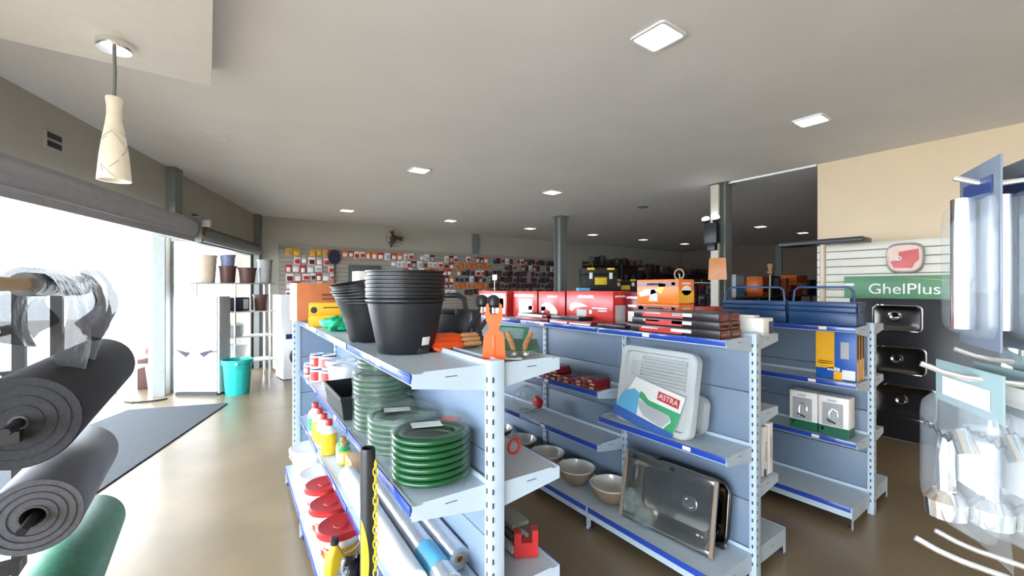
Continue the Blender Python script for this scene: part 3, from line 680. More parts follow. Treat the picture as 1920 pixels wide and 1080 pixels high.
carton('carton', 'small brown carton on the third shelf beside the jars', 'box', (.10, .16, .09), (.73, 2.62, .572), R(-2), kraft_m, [('x-', .1, .2, .9, .8, yel_m)])
# film rolls on the third shelf
def long_roll(label, x, y0, y1, z, r, m, endm, band=None, slope=0):
    t = thing('film_roll', label, 'roll', (x, y0, z + r), 0, 'plastic film rolls'); L = y1 - y0
    t.rotation_euler = (0, 0, R(-2.3)); Ty = Matrix.Rotation(R(-90), 4, 'X')
    MB().lathe([(.018, .0), (r - .003, 0), (r, .004), (r, L), (.018, L)], 28, T=Ty, caps=False).build('wound_film', m, t)
    MB().lathe([(.018, -.004), (.018, L), (.013, L), (.013, -.004), (.018, -.004)], 16, T=Ty, caps=False).build('core', kraft_m, t)
    if band: MB().lathe([(r + .001, .09), (r + .001, .24)], 28, T=Ty, caps=False).build('label_band', band, t)
long_roll('silver foil roll next to the back panel on the third shelf', .800, 1.46, 2.42, .572, .046, foil_m, grprint_m)
long_roll('clear labelled film roll in the middle of the third shelf', .700, 1.34, 2.42, .572, .047, foil_m, grprint_m, band=lbprint_m)
long_roll('white film roll nearest the shelf front', .598, 1.42, 2.48, .572, .050, wprint_m, grprint_m)
# base shelf: pails with red lids
for i, (x, y) in enumerate(((.60, 2.88), (.575, 2.60), (.565, 2.33))):
    t = bucket('paint_pail', '%s white and yellow pail with dark red lid on the base shelf' % ['farthest', 'middle', 'nearest'][i], (x, y, .162), .085, .10, .265, white_m, 'red lidded pails', lid=red_m, hm=white_m)
    MB().grid(lambda a, b: ((.0875 + .0125 * b) * math.cos(-2.7 + 2.2 * a), (.0875 + .0125 * b) * math.sin(-2.7 + 2.2 * a), .03 + .17 * b), 14, 1).build('label', yel_m, t)
    MB().grid(lambda a, b: ((.0885 + .0115 * b) * math.cos(-3.1 + .7 * a), (.0885 + .0115 * b) * math.sin(-3.1 + .7 * a), .08 + .12 * b), 8, 1).build('red_label', redp_m, t)
bucket('paint_pail', 'white pail with grey lid at the far end of the base shelf', (.66, 3.66, .162), .11, .135, .25, white_m, lid=wmetal_m, hm=white_m)
bucket('paint_pail', 'white open handled pail before the far grey lidded one', (.66, 3.26, .162), .11, .13, .19, white_m, lid=white_m, hm=white_m)
t = thing('oil_bottle', 'yellow oil bottle with black cap leaning on the base shelf', 'bottle', (.50, 2.17, .162), R(20))
MB().loft([[(x, y, z) for x, y, _ in rrect(a, b, .018)] for a, b, z in ((.10, .055, 0), (.10, .055, .16), (.085, .05, .21), (.04, .036, .255), (.034, .034, .27))], cap0=True).build('body', yelp_m, t)
MB().lathe([(.018, 0), (.02, .002), (.02, .03), (.016, .033), (0, .033)], 16).build('cap', blk_m, t, (0, 0, .27))
tag(MB().grid(blob(.10, .13, .28, 8, .10), 36, 22).build('bin_bag', mat('black_bag_film', (.012, .012, .015), .18, bump=.8, bscale=18), None, (.555, 1.98, .162), ang=120), 'black shiny plastic bag on the near end of the base shelf', 'bag')
# barrier post with chain
t = thing('barrier_post', 'black barrier tube with yellow plastic chain standing in front of the shelves', 'post', (.462, 1.52, .165))
MB().lathe([(0, 0), (.026, 0), (.026, .935), (.024, .945), (.020, .945), (.020, .92), (0, .92)], 20).build('tube', blk_m, t)
MB().grid(lambda a, b: ((.0266) * math.cos(-2.9 + 1.2 * a * math.sin(math.pi * min(1, b * 1.0)) ** .6), .0266 * math.sin(-2.9 + 1.2 * a * math.sin(math.pi * b) ** .6), .40 + .30 * b), 10, 20).build('yellow_sticker', yelp_m, t)
def link(mb, c, ax, m):
    T = TR(c, (0, 0, ax)); mb.tube([(.0085 * math.cos(a), 0, .017 * math.sin(a) * (1 if True else 1)) for a in [2 * math.pi * i / 12 for i in range(12)]], .0026, 5, m, closed=True, T=T)
for k in range(26):
    m = MB(); link(m, (.018, -.031, .89 - .0255 * k), R(-35) if k % 2 else R(55), 0); m.build('chain_link', yelp_m if k < 16 else blk_m, t)
# goods on the aisle side of the first gondola
t = thing('glue_gun_rack', 'red plastic bracket with grey levels on the lower aisle side shelf', 'tool', (1.08, 1.40, .562), R(0))
RB = [(-.05, 0), (.05, 0), (.05, .11), (.025, .11), (.025, .06), (-.02, .06), (-.02, .10), (-.05, .10)]
MB().prism(RB, -.02, .02, T=TR((0, 0, 0), (R(90), 0, R(-30)))).build('bracket_body', red_m, t)
for i in range(3): MB().box((-.04 + .035 * i, .28, .02 + .012 * i), (.02, .5, .035), b=.002).build('level_bar', grprint_m if i != 1 else steel_m, t)
MB().box((.02, .16, .09), (.09, .20, .02), b=.003).build('grey_block', steel_m, t)
tag(MB().tube([(1.02 + .028 * math.cos(a), 1.40, 1.03 + .03 * math.sin(a)) for a in [2 * math.pi * i / 14 for i in range(14)]], .006, 6, closed=True).build('red_ring', red_m), 'red plastic ring standing on the middle aisle side shelf', 'ring')

# ------------------------------------------------------------------ goods on the middle shelving
def red_box(label, u0, u1, v, d, h, prints, base=redp_m, z=TOP, rotz=0, group='red product boxes'):
    # front faces the aisle on the left (-x): local x- face
    return carton('product_box', label, 'box', (d, u1 - u0, h), (v + d / 2, (u0 + u1) / 2, z), rotz, base, prints, group)
arc = lambda: [(.10, .30), (.12, .52), (.25, .60), (.45, .58), (.62, .48), (.72, .34), (.72, .10), (.46, .10), (.46, .30), (.30, .38), (.16, .20)]
red_box('pale red and white product box left of the dark boxes', 3.42, 3.95, 2.40, .22, .25, [('x-', .06, .75, .5, .85, wprint_m), ('x-', .5, .08, .95, .9, wprint_m), ('x-', .6, .3, .9, .7, yel_m), ('x-', [(.05, .1), (.3, .55), (.45, .1)], wprint_m)])
red_box('red product box with a bright white sheen painted on, second from left', 2.99, 3.36, 2.44, .20, .25, [('x-', .25, .08, .8, .7, wprint_m), ('x-', .05, .78, .85, .88, wprint_m), ('y-', 0, 0, 1, 1, dred_m), ('x-', .65, .3, .85, .45, orprint_m)] + wordmark('y-', .2, .6, .8, .66, wprint_m, 6))  # large white block on the front is sheen painted as print
red_box('red product box with a white curved tap, third from left', 2.62, 2.97, 2.44, .20, .25, [('x-', arc(), wprint_m), ('x-', .1, .3, .28, .45, grprint_m)] + wordmark('x-', .35, .78, .72, .86, wprint_m, 8) + [('y-', 0, 0, 1, 1, dred_m)])
red_box('widest red product box with a white tap print', 2.10, 2.60, 2.44, .20, .255, [('x-', [(.07, .42), (.08, .58), (.2, .64), (.38, .60), (.50, .52), (.36, .50), (.2, .46), (.12, .34)], wprint_m), ('x-', .24, .1, .46, .42, grprint_m), ('x-', .58, .46, .88, .50, wprint_m), ('x-', .52, .30, .57, .42, wprint_m), ('x-', .70, .38, .88, .43, grprint_m)] + wordmark('x-', .26, .78, .62, .88, wprint_m, 9)
        + wordmark('y-', .12, .82, .88, .88, wprint_m, 7) + [('y-', .12, .05, .92, .58, grprint_m)])
red_box('narrow red product box right of the widest one', 1.955, 2.085, 2.56, .16, .25, [('x-', .2, .12, .7, .42, wprint_m), ('x-', .2, .55, .8, .62, wprint_m)] + wordmark('x-', .1, .80, .9, .87, wprint_m, 6) + wordmark('y-', .15, .82, .85, .87, wprint_m, 6), dred_m)
op = [('x-', [(.03, .42), (.2, .58), (.42, .62), (.5, .45), (.3, .35), (.1, .28)], wprint_m), ('x-', [(.30, .10), (.36, .58), (.5, .62), (.52, .10)], grprint_m), ('x-', [(.5, .5), (.55, .82), (.72, .82), (.6, .4)], yel_m), ('x-', .84, .76, .92, .88, wprint_m), ('x-', .0, .70, 1, .92, dred_m)] + wordmark('x-', .26, .76, .66, .86, wprint_m, 9) \
   + [('y-', 0, .05, 1, .55, yel_m), ('y-', [(.5 + .32 * math.cos(a), .55 + .2 * math.sin(a)) for a in [6.283 * i / 12 for i in range(12)]], wprint_m)] + wordmark('y-', .2, .80, .8, .88, wprint_m, 6)
op = [op[4]] + op[:4] + op[5:]
red_box('upper orange product box with white and yellow tool print', 1.60, 1.93, 2.50, .18, .165, op, orprint_m, TOP + .172, group='orange product boxes')
red_box('lower orange product box under the other one', 1.60, 1.93, 2.50, .18, .17, op + [('x-', [(.10 + .07 * math.cos(a), .80 + .1 * math.sin(a)) for a in [6.283 * i / 12 for i in range(12)]], lbprint_m)], orprint_m, group='orange product boxes')
tag(MB().tube([(2.60, 1.66 + .035 * math.cos(a), TOP + .372 + .035 * math.sin(a)) for a in [6.283 * i / 16 for i in range(16)]], .006, 6, closed=True).build('plastic_ring', bowl_m), 'pale ring standing on top of the orange boxes', 'ring')
# flat boxes in front
def flat_box(label, v, u0, u1, z, d, h, prints, base=dred_m, rotz=0, group='flat dark red boxes'):
    return carton('flat_box', label, 'box', (d, u1 - u0, h), (v, (u0 + u1) / 2, z), rotz, base, prints, group)
flat_box('lower long flat box before the bright red box', 2.33, 2.62, 3.06, TOP, .16, .030, wordmark('x-', .2, .2, .8, .7, redp_m, 10))
flat_box('upper long flat box with white glare painted on its face', 2.335, 2.64, 3.04, TOP + .0305, .16, .026, [('x-', .02, .1, .85, .95, wprint_m), ('z+', .1, .1, .9, .9, dark_m)])  # white strip on the front is glare put into the colour
flat_box('lower long flat box before the widest red box', 2.33, 2.14, 2.60, TOP, .16, .030, [('x-', .02, .1, .45, .6, wprint_m), ('x-', .5, .1, .98, .5, wprint_m), ('x-', .2, .55, .7, .85, redp_m)])
flat_box('upper long flat box before the widest red box', 2.34, 2.28, 2.60, TOP + .0305, .15, .028, [('x-', .5, .2, .9, .8, dark_m)], mat('black_print', (.02, .015, .018), .25))
flat_box('flat box lying before the narrow red box', 2.35, 1.85, 2.10, TOP, .16, .025, [], mat('black_print', (.02, .015, .018), .25))
bkp = MATS['black_print']
for k in range(3):
    for j in range(2):
        sh_ = .012 * k
        lf = [('x-', .12 + .06 * (k % 2), .15, .62, .8, redp_m), ('x-', .5, .4, .72, .8, wprint_m), ('x-', .15, .55, .35, .75, wprint_m), ('y-', .06, .08, .94, .92, dred_m)] + wordmark('y-', .15, .30, .85, .62, kraft_m, 5)
        flat_box('%s long black and red box in the %s row of the near stack' % (['bottom', 'middle', 'top'][k], ['front', 'rear'][j]), 2.305 + .118 * j + .004 * k, 1.19 + sh_ * .6, 1.79 - sh_, TOP + .0465 * k, .115, .046, lf, bkp, R(.6 * (k - 1)), 'long black and red boxes')
# white long carton
t = thing('tube_lamp_carton', 'long white carton with a dark blue end at the near top corner', 'box', (2.70, 1.40, TOP))
mb_, ms_ = carton_mb(.13, .52, .10, [('y-', .55, .05, .95, .80, nprint_m), ('y-', 0, .1, .5, .13, grprint_m), ('x-', .06, .5, .10, .6, nprint_m), ('x-', .3, .45, .34, .52, grprint_m)])
mb_.build('outer_carton', [wprint_m] + ms_, t)
MB().box((.01, .03, .106), (.08, .44, .012), b=.002).build('lid_flap', wprint_m, t)
# laundry sink pack in a clear bag
t = thing('laundry_sink_pack', 'white plastic laundry sink with ribbed washboard wrapped in clear film', 'sink', (2.300, 1.685, .772), rot=(0, R(10), R(-3)))
# local frame: y along the shelf (left = +y), z up, front towards -x
sinkw_m = mat('sink_grey_white', (.52, .55, .55), .35, var=.03)
W_, H_ = .585, .52
def ring(w, hh, r, x, dz=0.0, n=5): return [(x, -a, H_ / 2 + b + dz) for a, b, _ in rrect(w, hh, r, n)]
MB().loft([ring(W_, H_, .06, .05), ring(W_, H_, .06, .0), ring(W_ - .012, H_ - .012, .055, -.008), ring(W_ - .07, H_ - .07, .04, -.006), ring(W_ - .085, H_ - .085, .035, .02)], cap0=True, cap1=True).build('sink_tray', sinkw_m, t)
for k in range(9): MB().tube([(.010, -.22, .285 + .021 * k), (.010, .12, .285 + .021 * k)], .008, 6).build('washboard_rib', sinkw_m, t)
MB().box((.012, .16, .37), (.02, .08, .09), b=.006).build('soap_dish', grprint_m, t)
MB().loft([ring(.40, .24, .05, .05, -.10), ring(.38, .22, .05, .13, -.10), ring(.34, .18, .05, .15, -.10)], cap1=True).build('rear_bowl', sinkw_m, t, (0, -.13, 0))
rot_ = lambda a, b: (a * math.cos(R(-9)) - b * math.sin(R(-9)), a * math.sin(R(-9)) + b * math.cos(R(-9)))
def lab_q(nm, pts, m, x):
    # label coordinates: a to the right as seen from the aisle (= -y), b up
    P = [rot_(a * 1.08, b * 1.1) for a, b in pts]; n_ = len(P)
    mb = MB(); mb.add([(x, -a, .145 + b) for a, b in P] + [(x + .0008, -a, .145 + b) for a, b in P], [tuple(range(n_)), tuple(range(n_, 2 * n_))[::-1]] + [(i, n_ + i, n_ + (i + 1) % n_, (i + 1) % n_) for i in range(n_)])
    return mb.build(nm, m, t)
lab_q('label_sheet', [(-.25, -.14), (.19, -.14), (.21, .13), (-.15, .13)], wprint_m, -.014)
lab_q('label_blue_band', [(-.262, -.145), (.19, -.145), (.195, -.085), (-.262, -.085)], bprint_m, -.0155)
lab_q('label_light_blue', [(-.255, -.085), (-.08, -.085), (-.09, .045), (-.14, .06), (-.19, .03), (-.22, .0)], lbprint_m, -.0155)
lab_q('label_green_field', [(-.09, .06), (-.06, .055), (-.02, .03), (.205, .035), (.20, -.02), (.19, -.085), (.12, -.085), (.16, -.03), (.14, .0), (-.02, .0), (-.09, .02)], gprint_m, -.0155)
lab_q('label_sink_print', [(-.085, .01), (-.02, .0), (.14, 0), (.15, -.03), (.11, -.084), (-.03, -.07), (-.08, -.03)], grprint_m, -.0158)
lab_q('label_logo_panel', [(.035, .055), (.185, .055), (.185, .105), (.035, .105)], red_m, -.0158)
lt = text_mesh('label_logo_text', 'ASTRA', .048, wprint_m, t, (0, 0, 0), (0, 0, 0), .0004)
c_a, c_b = rot_(.119, .088); lt.location = (-.0166, -c_a, .145 + c_b); lt.rotation_euler = Euler((R(90), R(9), R(-90)), 'XYZ')
lt.rotation_euler = (Matrix.Rotation(R(-90), 3, 'Z') @ Matrix.Rotation(R(90), 3, 'X') @ Matrix.Rotation(R(-9), 3, 'Z')).to_euler()
def bagfn(w, hh, dpt, seed):
    rnd = random.Random(seed); ph = [rnd.random() * 6 for _ in range(6)]
    lo = []
    for x, sc_ in ((-.026, .9), (-.024, .99), (0.0, 1.03), (.06, 1.04), (dpt, .9), (dpt + .01, .6)):
        lo.append([(x + .006 * math.sin(7 * i + ph[0]), p[1] * sc_ * (1 + .015 * math.sin(i * 1.7 + ph[1])), H_ / 2 + (p[2] - H_ / 2) * sc_ * (1 + .012 * math.sin(i * 2.3 + ph[2])) + .005) for i, p in enumerate(ring(w, hh, .05, 0, 0, 9))])
    return lo
MB().loft(bagfn(W_ + .05, H_ + .02, .165, 2), cap0=True, cap1=True).build('clear_bag', film_m, t, ang=70)
# wash basins on the base shelf
def basin(label, loc, r=.15):
    t = thing('wash_basin', label, 'basin', loc, 0, 'round wash basins')
    MB().lathe([(0, 0), (r * .45, 0), (r * .55, .012), (r * .82, .05), (r * .97, .10), (r, .118)], 36, caps=False).build('outer_bowl', bowl_m, t)
    MB().lathe([(r, .118), (r + .002, .124), (r - .008, .125), (r * .88, .09), (r * .7, .045), (r * .4, .02), (.02, .016), (0, .016)], 36, caps=False).build('glazed_inside', bowlin_m, t)
    MB().lathe([(0, .0), (.017, 0), (.016, .004), (0, .005)], 16).build('drain', chrome_m, t, (0, 0, .0165))
for i, (x, y) in enumerate(((2.335, 2.03), (2.335, 2.38), (2.345, 2.74), (2.35, 3.12), (2.35, 3.5))):
    basin(['nearest and largest looking', 'second', 'third', 'fourth', 'farthest'][i] + ' round beige wash basin with white glaze in the row', (x, y, .162), .148)
# stainless sinks in film standing on the base shelf
def sink_steel(parent, w, h, d, m=inox_m, drain=(0, 0), name='bowl'):
    def rg(a, b, r, x): return [(x, -p, h / 2 + q) for p, q, _ in rrect(a, b, r)]
    MB().loft([rg(w, h, .02, .01), rg(w, h, .02, 0), rg(w - .03, h - .03, .02, -.004), rg(w - .07, h - .07, .05, 0), rg(w - .10, h - .10, .06, d * .7), rg(w - .16, h - .16, .05, d)], cap1=True).build(name, m, parent)
    MB().lathe([(.045, 0), (.045, .006), (.03, .006), (.026, .001), (0, .001)], 22, T=TR((d - .001, drain[0], h / 2 + drain[1]), (0, R(-90), 0))).build('drain', chrome_m, parent)
t = thing('steel_sink', 'polished stainless steel sink in clear film on the base shelf', 'sink', (2.262, 1.56, .163), rot=(0, R(10), R(4)))
sink_steel(t, .62, .42, .11, drain=(-.1, 0))
for z in (.02, .40): MB().box((-.004, 0, z), (.012, .60, .03), b=.004).build('rim_fold', inox_m, t)
for y in (-.30, .30): MB().box((-.006, y, .21), (.016, .022, .42), b=.004).build('edge_guard', bowl_m, t)
def crum(sx, sy, sz, seed): return blob(sx, sy, sz, seed, .22, 4)
MB().grid(crum(.035, .06, .13, 11), 26, 16, T=TR((-.025, .22, .06))).build('crumpled_film', film2_m, t, ang=60)
MB().grid(crum(.035, .06, .10, 12), 26, 16, T=TR((-.025, .12, .01))).build('crumpled_film', film2_m, t, ang=60)
MB().grid(lambda a, b: (-.018 + .006 * math.sin(14 * a + 9 * b) + .004 * math.sin(31 * a), (a - .5) * .64, .01 + b * .43), 30, 20).build('film_sheet', film_m, t, ang=70)
t = thing('steel_sink', 'second stainless sink with a black edge standing behind the first', 'sink', (2.41, 1.50, .163), rot=(0, R(8), R(2)))
sink_steel(t, .50, .36, .05)
bl = rrect(.52, .38, .09, 6); MB().tube([(.0, -a, .195 + b) for a, b, _ in bl], .008, 6, closed=True).build('black_edge', blk_m, t)
# flat dark red hinge boxes on the far bay shelf
hb0 = None; rr_ = random.Random(3); k = 0
for i in range(6):
    for j in range(4 if i in (3, 4, 5) else 2 if i else 3):
        hb = flat_box('x', 2.33 + rr_.uniform(-.01, .01), 2.10 + .14 * i, 2.10 + .14 * i + .13, .942 + .026 * j, .16, .025, [('x-', .55, .2, .9, .8, kraft_m)] if hb0 is None else [], dred_m, 0, 'small dark red hinge boxes') if hb0 is None else hb0.copy()
        if hb0 is None: hb0 = hb
        else: C.objects.link(hb)
        hb.location = (2.33 + rr_.uniform(-.012, .012), 2.165 + .138 * i, .942 + .0265 * j); hb.rotation_euler = (0, 0, R(rr_.uniform(-4, 4)))
        hb['label'] = '%s small dark red box of the %s stack from the near end' % (['bottom', 'second', 'third', 'top'][j], ['first', 'second', 'third', 'fourth', 'fifth', 'sixth'][i]); hb.name = 'hinge_box'
# clear bag with red goods
t = thing('plastic_bag', 'clear plastic bag holding a red folded pack on the far bay shelf', 'bag', (2.37, 3.05, .562))
MB().grid(blob(.10, .16, .22, 21, .10), 30, 20).build('bag_film', film2_m, t, ang=60)
MB().box((.0, -.10, .16), (.05, .09, .08), T=TR((0, 0, 0), (R(24), 0, 0)), b=.008).build('red_pack', red_m, t)
# goods on the rear side of the middle shelving
carton('flat_carton', 'upright white carton at the near end of the low rear shelf', 'box', (.055, .20, .31), (2.83, 1.28, .532), 0, wprint_m, wordmark('y-', .3, .3, .7, .36, grprint_m, 2) + [('y-', .35, .35, .65, .75, grprint_m)])
carton('flat_carton', 'second upright white carton beside the first on the low rear shelf', 'box', (.055, .20, .30), (2.765, 1.28, .532), 0, wprint_m, [('y-', .35, .3, .65, .7, grprint_m), ('y-', 0, 0, .5, .15, nprint_m)])
t = thing('mixed_bag', 'small white bag with brown goods on the upper rear shelf', 'bag', (2.74, 1.27, .952))
MB().grid(blob(.05, .06, .12, 31, .12), 24, 16).build('bag_body', bubble_m, t, ang=90)
MB().box((.05, .03, .12), (.10, .16, .006), T=TR((0, 0, 0), (0, R(14), 0)), b=.002).build('brown_packet', card_m, t)
carton('carton', 'small dark red box on the base shelf behind the post', 'box', (.10, .10, .07), (2.66, 1.30, .162), R(5), dred_m)

# ------------------------------------------------------------------ goods on the rear shelving
for i, (a, b_) in enumerate(((1.0, 1.435), (1.455, 1.97))):
    t = thing('tool_box', '%s dark blue steel cantilever tool box on the rear shelving' % ['near', 'far'][i], 'tool box', (3.86, (a + b_) / 2, TOP), 0, 'blue tool boxes'); L = b_ - a
    MB().box((0, 0, .05), (.22, L, .095), b=.004).build('lower_tray', blue_m, t)
    MB().box((0, 0, .118), (.225, L - .006, .036), b=.003).build('middle_tray', blue_m, t)
    MB().box((0, 0, .155), (.22, L, .034), b=.003).build('upper_tray', blue_m, t)
    MB().tube([(-.07, -L / 2 + .02, .15), (-.07, -L / 2 + .03, .26), (-.07, -L / 2 + .06, .285), (-.07, L / 2 - .06, .285), (-.07, L / 2 - .03, .26), (-.07, L / 2 - .02, .15)], .009, 8).build('handle', blue_m, t)
    for y in (-L / 2 - .004, L / 2 + .004): MB().box((-.07, y, .12), (.03, .006, .10), b=.001).build('hinge_arm', blue_m, t)
for i in range(3):
    carton('faucet_carton', ['front yellow and blue carton on the rear shelving', 'second yellow and blue carton behind the front one', 'rearmost yellow edged carton of the three'][i], 'box', (.055, .25, .35), (3.80 + .058 * i, 1.13, 1.002), 0, bprint_m,
        [('x-', 0, .22, .47, 1, yel_m), ('y-', .05, 0, .95, 1, yel_m), ('y-', .25, .45, .75, .95, wprint_m), ('x-', .45, .0, .66, .17, yel_m), ('x-', .66, .02, .97, .22, wprint_m), ('x-', .62, .45, .82, .80, grprint_m), ('x-', .05, .36, .43, .375, dark_m), ('x-', .05, .32, .43, .335, dark_m)] + wordmark('x-', .30, .18, .62, .26, wprint_m, 4), 'yellow and blue cartons')
for i, (a, b_) in enumerate(((1.04, 1.225), (1.235, 1.42))):
    t = thing('faucet_window_box', '%s white and green tap box with a display window' % ['right', 'left'][i], 'box', (3.80, (a + b_) / 2, .587), 0, 'white and green tap boxes'); w = b_ - a
    mb_, ms_ = carton_mb(.13, w, .29, [('x-', 0, 0, 1, .24, dgprint_m), ('x-', .12, .26, .82, .84, MATS['grey_print']), ('y-', 0, 0, 1, .24, dgprint_m), ('x-', .3, .88, .6, .92, grprint_m), ('x-', .10, .12, .17, .2, wprint_m)])
    mb_.build('box_body', [wprint_m] + ms_, t)
    MB().tube([(-.070, w * .12, .10), (-.073, w * .12, .17), (-.073, w * .02, .205), (-.073, -w * .14, .19), (-.073, -w * .16, .15)], .007, 8).build('tap_spout', chrome_m, t)
    MB().tube([(-.070, w * .2, .12), (-.072, -w * .1, .10)], .009, 8).build('tap_valve', chrome_m, t)
    MB().box((-.0665, -w * -.03, .16), (.002, w * .7, .165)).build('window', blister_m, t)
tag(MB().grid(blob(.12, .10, .24, 41, .14), 28, 18).build('cement_bag', mat('bag_paper', (.42, .38, .32), .7, bump=.5, bscale=20), None, (4.30, 1.14, .162), ang=70), 'crumpled pale bag on the base shelf before the black display', 'bag')
carton('carton', 'dark red carton on the rear side of the rear shelving', 'box', (.16, .10, .16), (4.22, 1.06, .587), R(6), dred_m)
for i in range(4): carton('carton', '%s low red and black carton at the far end of the rear shelving top' % ['first', 'second', 'third', 'fourth'][i], 'box', (.16, .20, .10 - .01 * (i % 2)), (3.95, 2.2 + .24 * i, TOP), R(3 * (i % 3)), redp_m, [('x-', .05, 0, .95, .4, dark_m), ('x-', .3, .2, .6, .35, wprint_m)], 'low red cartons')

# ------------------------------------------------------------------ right wall: slat panel, sink display
t = thing('slat_panel', 'cream slat wall panel on the beige wall', 'wall panel', (6.19, 1.27, 0))
MB().box((0, 0, 1.10), (.012, 1.54, 2.2)).build('groove_backing', groove_m, t)
for k in range(10):
    MB().box((-.012, 0, 2.165 - .092 * k), (.014, 1.54, .082), b=.002).build('slat_board', slat_m, t)
t = thing('sink_display', 'black sink display panel with green header under the shield', 'display', (6.155, 1.10, 0))
MB().box((0, 0, .79), (.03, 1.20, 1.54), b=.003).build('black_panel', mat('display_black', (.012, .012, .015), .35), t)
hdr = MB().box((-.008, -.02, 1.69), (.04, 1.34, .25), b=.003).build('header_board', signg_m, t)
text_mesh('header_lettering', 'GhelPlus', .165, wprint_m, hdr, (-.030, .13, 1.665), (R(90), 0, R(-90)), .001, 1.02)
arcp = []
for i in range(17): q = i / 16; arcp.append((.2 - .9 * q, 1.80 - .08 * q - .03 * q * q))
MB().add([(-.0295, y, min(1.812, z)) for y, z in arcp] + [(-.0295, y, min(1.812, z + .012 * i / 16)) for i, (y, z) in enumerate(arcp)], [(i, i + 1, 18 + i, 17 + i) for i in range(16)]).build('header_swoosh', yel_m, hdr)
MB().box((-.029, .10, 1.585), (.002, .34, .008)).build('header_underline', gprint_m, hdr)
MB().box((-.029, .60, 1.72), (.002, .09, .03)).build('header_mark', wprint_m, hdr)
MB().prism([(0, 0), (.05, .02), (.03, .03), (.06, .05), (0, .03)], 0, .001, T=TR((-.029, -.30, 1.67), (R(90), 0, R(-90)))).build('header_emblem', wprint_m, hdr)
for i, (yc, z0, w, hh) in enumerate(((.18, 1.20, .42, .30), (.17, .74, .46, .30), (.13, .26, .54, .36))):
    s_ = MB()
    def rg(a, b, r, x, dz=0): return [(x, yc - p, z0 + hh / 2 + q + dz) for p, q, _ in rrect(a, b, r)]
    o = s_.loft([rg(w, hh, .05, -.016), rg(w, hh, .05, -.03), rg(w - .02, hh - .02, .05, -.034), rg(w - .05, hh - .05, .06, -.030), rg(w - .09, hh - .09, .07, -.020), rg(w * .5, hh * .5, .06, -.017)], cap1=True).build('display_sink', mat('dark_steel', (.13, .12, .115), .22, metal=1.0), t)
    MB().box((-.045, yc, z0 + .012), (.05, w - .06, .018), b=.007).build('sink_front_lip', inox_m, o)
    MB().lathe([(.06, 0), (.06, .006), (.045, .008), (.035, .002), (0, .002)], 22, T=TR((-.018, yc + .02, z0 + hh * .55), (0, R(-90), 0))).build('sink_drain', inox_m, o)
    for y in (yc + w * .38, yc + w * .28): MB().lathe([(.012, 0), (.012, .02), (0, .022)], 10, T=TR((-.03, y, z0 + hh - .01), (0, R(-90), 0))).build('clip', chrome_m, o)
t = thing('shield_sign', 'rounded shield shaped sign with red print and metal rim above the display', 'sign', (6.165, 1.215, 2.005))
shp = [(math.copysign(abs(math.cos(a)) ** .55, math.cos(a)) * .155 * (1 - .10 * (math.sin(a) < 0) * abs(math.sin(a))), math.copysign(abs(math.sin(a)) ** .55, math.sin(a)) * .165) for a in [6.283 * i / 40 for i in range(40)]]
def sl(k, x): return [(x, -a * k, b * k) for a, b in shp]
MB().loft([sl(1.0, .0), sl(1.0, -.03), sl(.93, -.045), sl(.86, -.04)], cap0=True, cap1=False).build('metal_rim', mat('rim_grey', (.42, .40, .38), .35, metal=.5), t)
MB().loft([sl(.87, -.036), sl(.87, -.0365)], cap1=True).build('face', mat('sign_face', (.72, .52, .44), .4), t)
MB().prism([(-.05, .07), (.11, .095), (.115, -.02), (.08, -.06), (.06, -.11), (-.09, -.105), (-.12, -.03), (-.05, -.02)], 0, .001, T=TR((-.0368, 0, 0), (R(90), 0, R(-90)))).build('red_field', redp_m, t)
MB().tube([(-.039, .055 + .026 * math.cos(a), -.0 + .018 * math.sin(a)) for a in [6.283 * i / 16 for i in range(16)]], .007, 5, closed=True).build('ring_print', wprint_m, t)
t = thing('display_stand', 'thin black board on a pale pole in front of the slat wall', 'stand', (5.55, 1.78, 0))
MB().tube([(0, 0, .02), (0, 0, 2.16)], .028, 12).build('pole', beigep_m, t)
MB().box((0, 0, 2.185), (.30, .78, .05), b=.008, T=TR((0, 0, 0), (R(0), 0, R(0)))).build('board', blk_m, t)
MB().lathe([(0, 0), (.2, 0), (.2, .015), (.04, .03)], 20).build('base_plate', steel_m, t)

# ------------------------------------------------------------------ column fittings
t = thing('emergency_light', 'black emergency light with two lit lamp heads on the near column', 'emergency light', (5.996, 3.30, 2.33))
MB().box((0, 0, .15), (.11, .20, .30), b=.012).build('housing', blk_m, t)
for y in (-.07, .08):
    h = MB().lathe([(.035, 0), (.05, .03), (.05, .06)], 14, caps=False).build('lamp_head', blk_m, t, (0, y, .30)); h.rotation_euler = (0, R(-20), 0)
    MB().lathe([(0, .04), (.04, .05), (.056, .075), (.045, .10), (0, .112)], 14).build('bulb', glow2_m, h)
MB().box((.01, .0, -.05), (.08, .12, .1), b=.006).build('bracket_box', blk_m, t)
t = thing('hanging_packet', 'orange packet hanging on the near column', 'packet', (6.038, 3.24, 1.80))
MB().grid(lambda a, b: (-.012 * math.sin(math.pi * a) * math.sin(math.pi * b), (a - .5) * (.25 + .03 * (1 - b)), .32 * b), 8, 8).build('packet_front', mat('orange_packet', (.55, .20, .05), .35, bump=.4, bscale=15), t)
MB().grid(lambda a, b: (.012 * math.sin(math.pi * a) * math.sin(math.pi * b) + .001, (a - .5) * (.25 + .03 * (1 - b)), .32 * b), 8, 8).build('packet_back', MATS['orange_packet'], t)
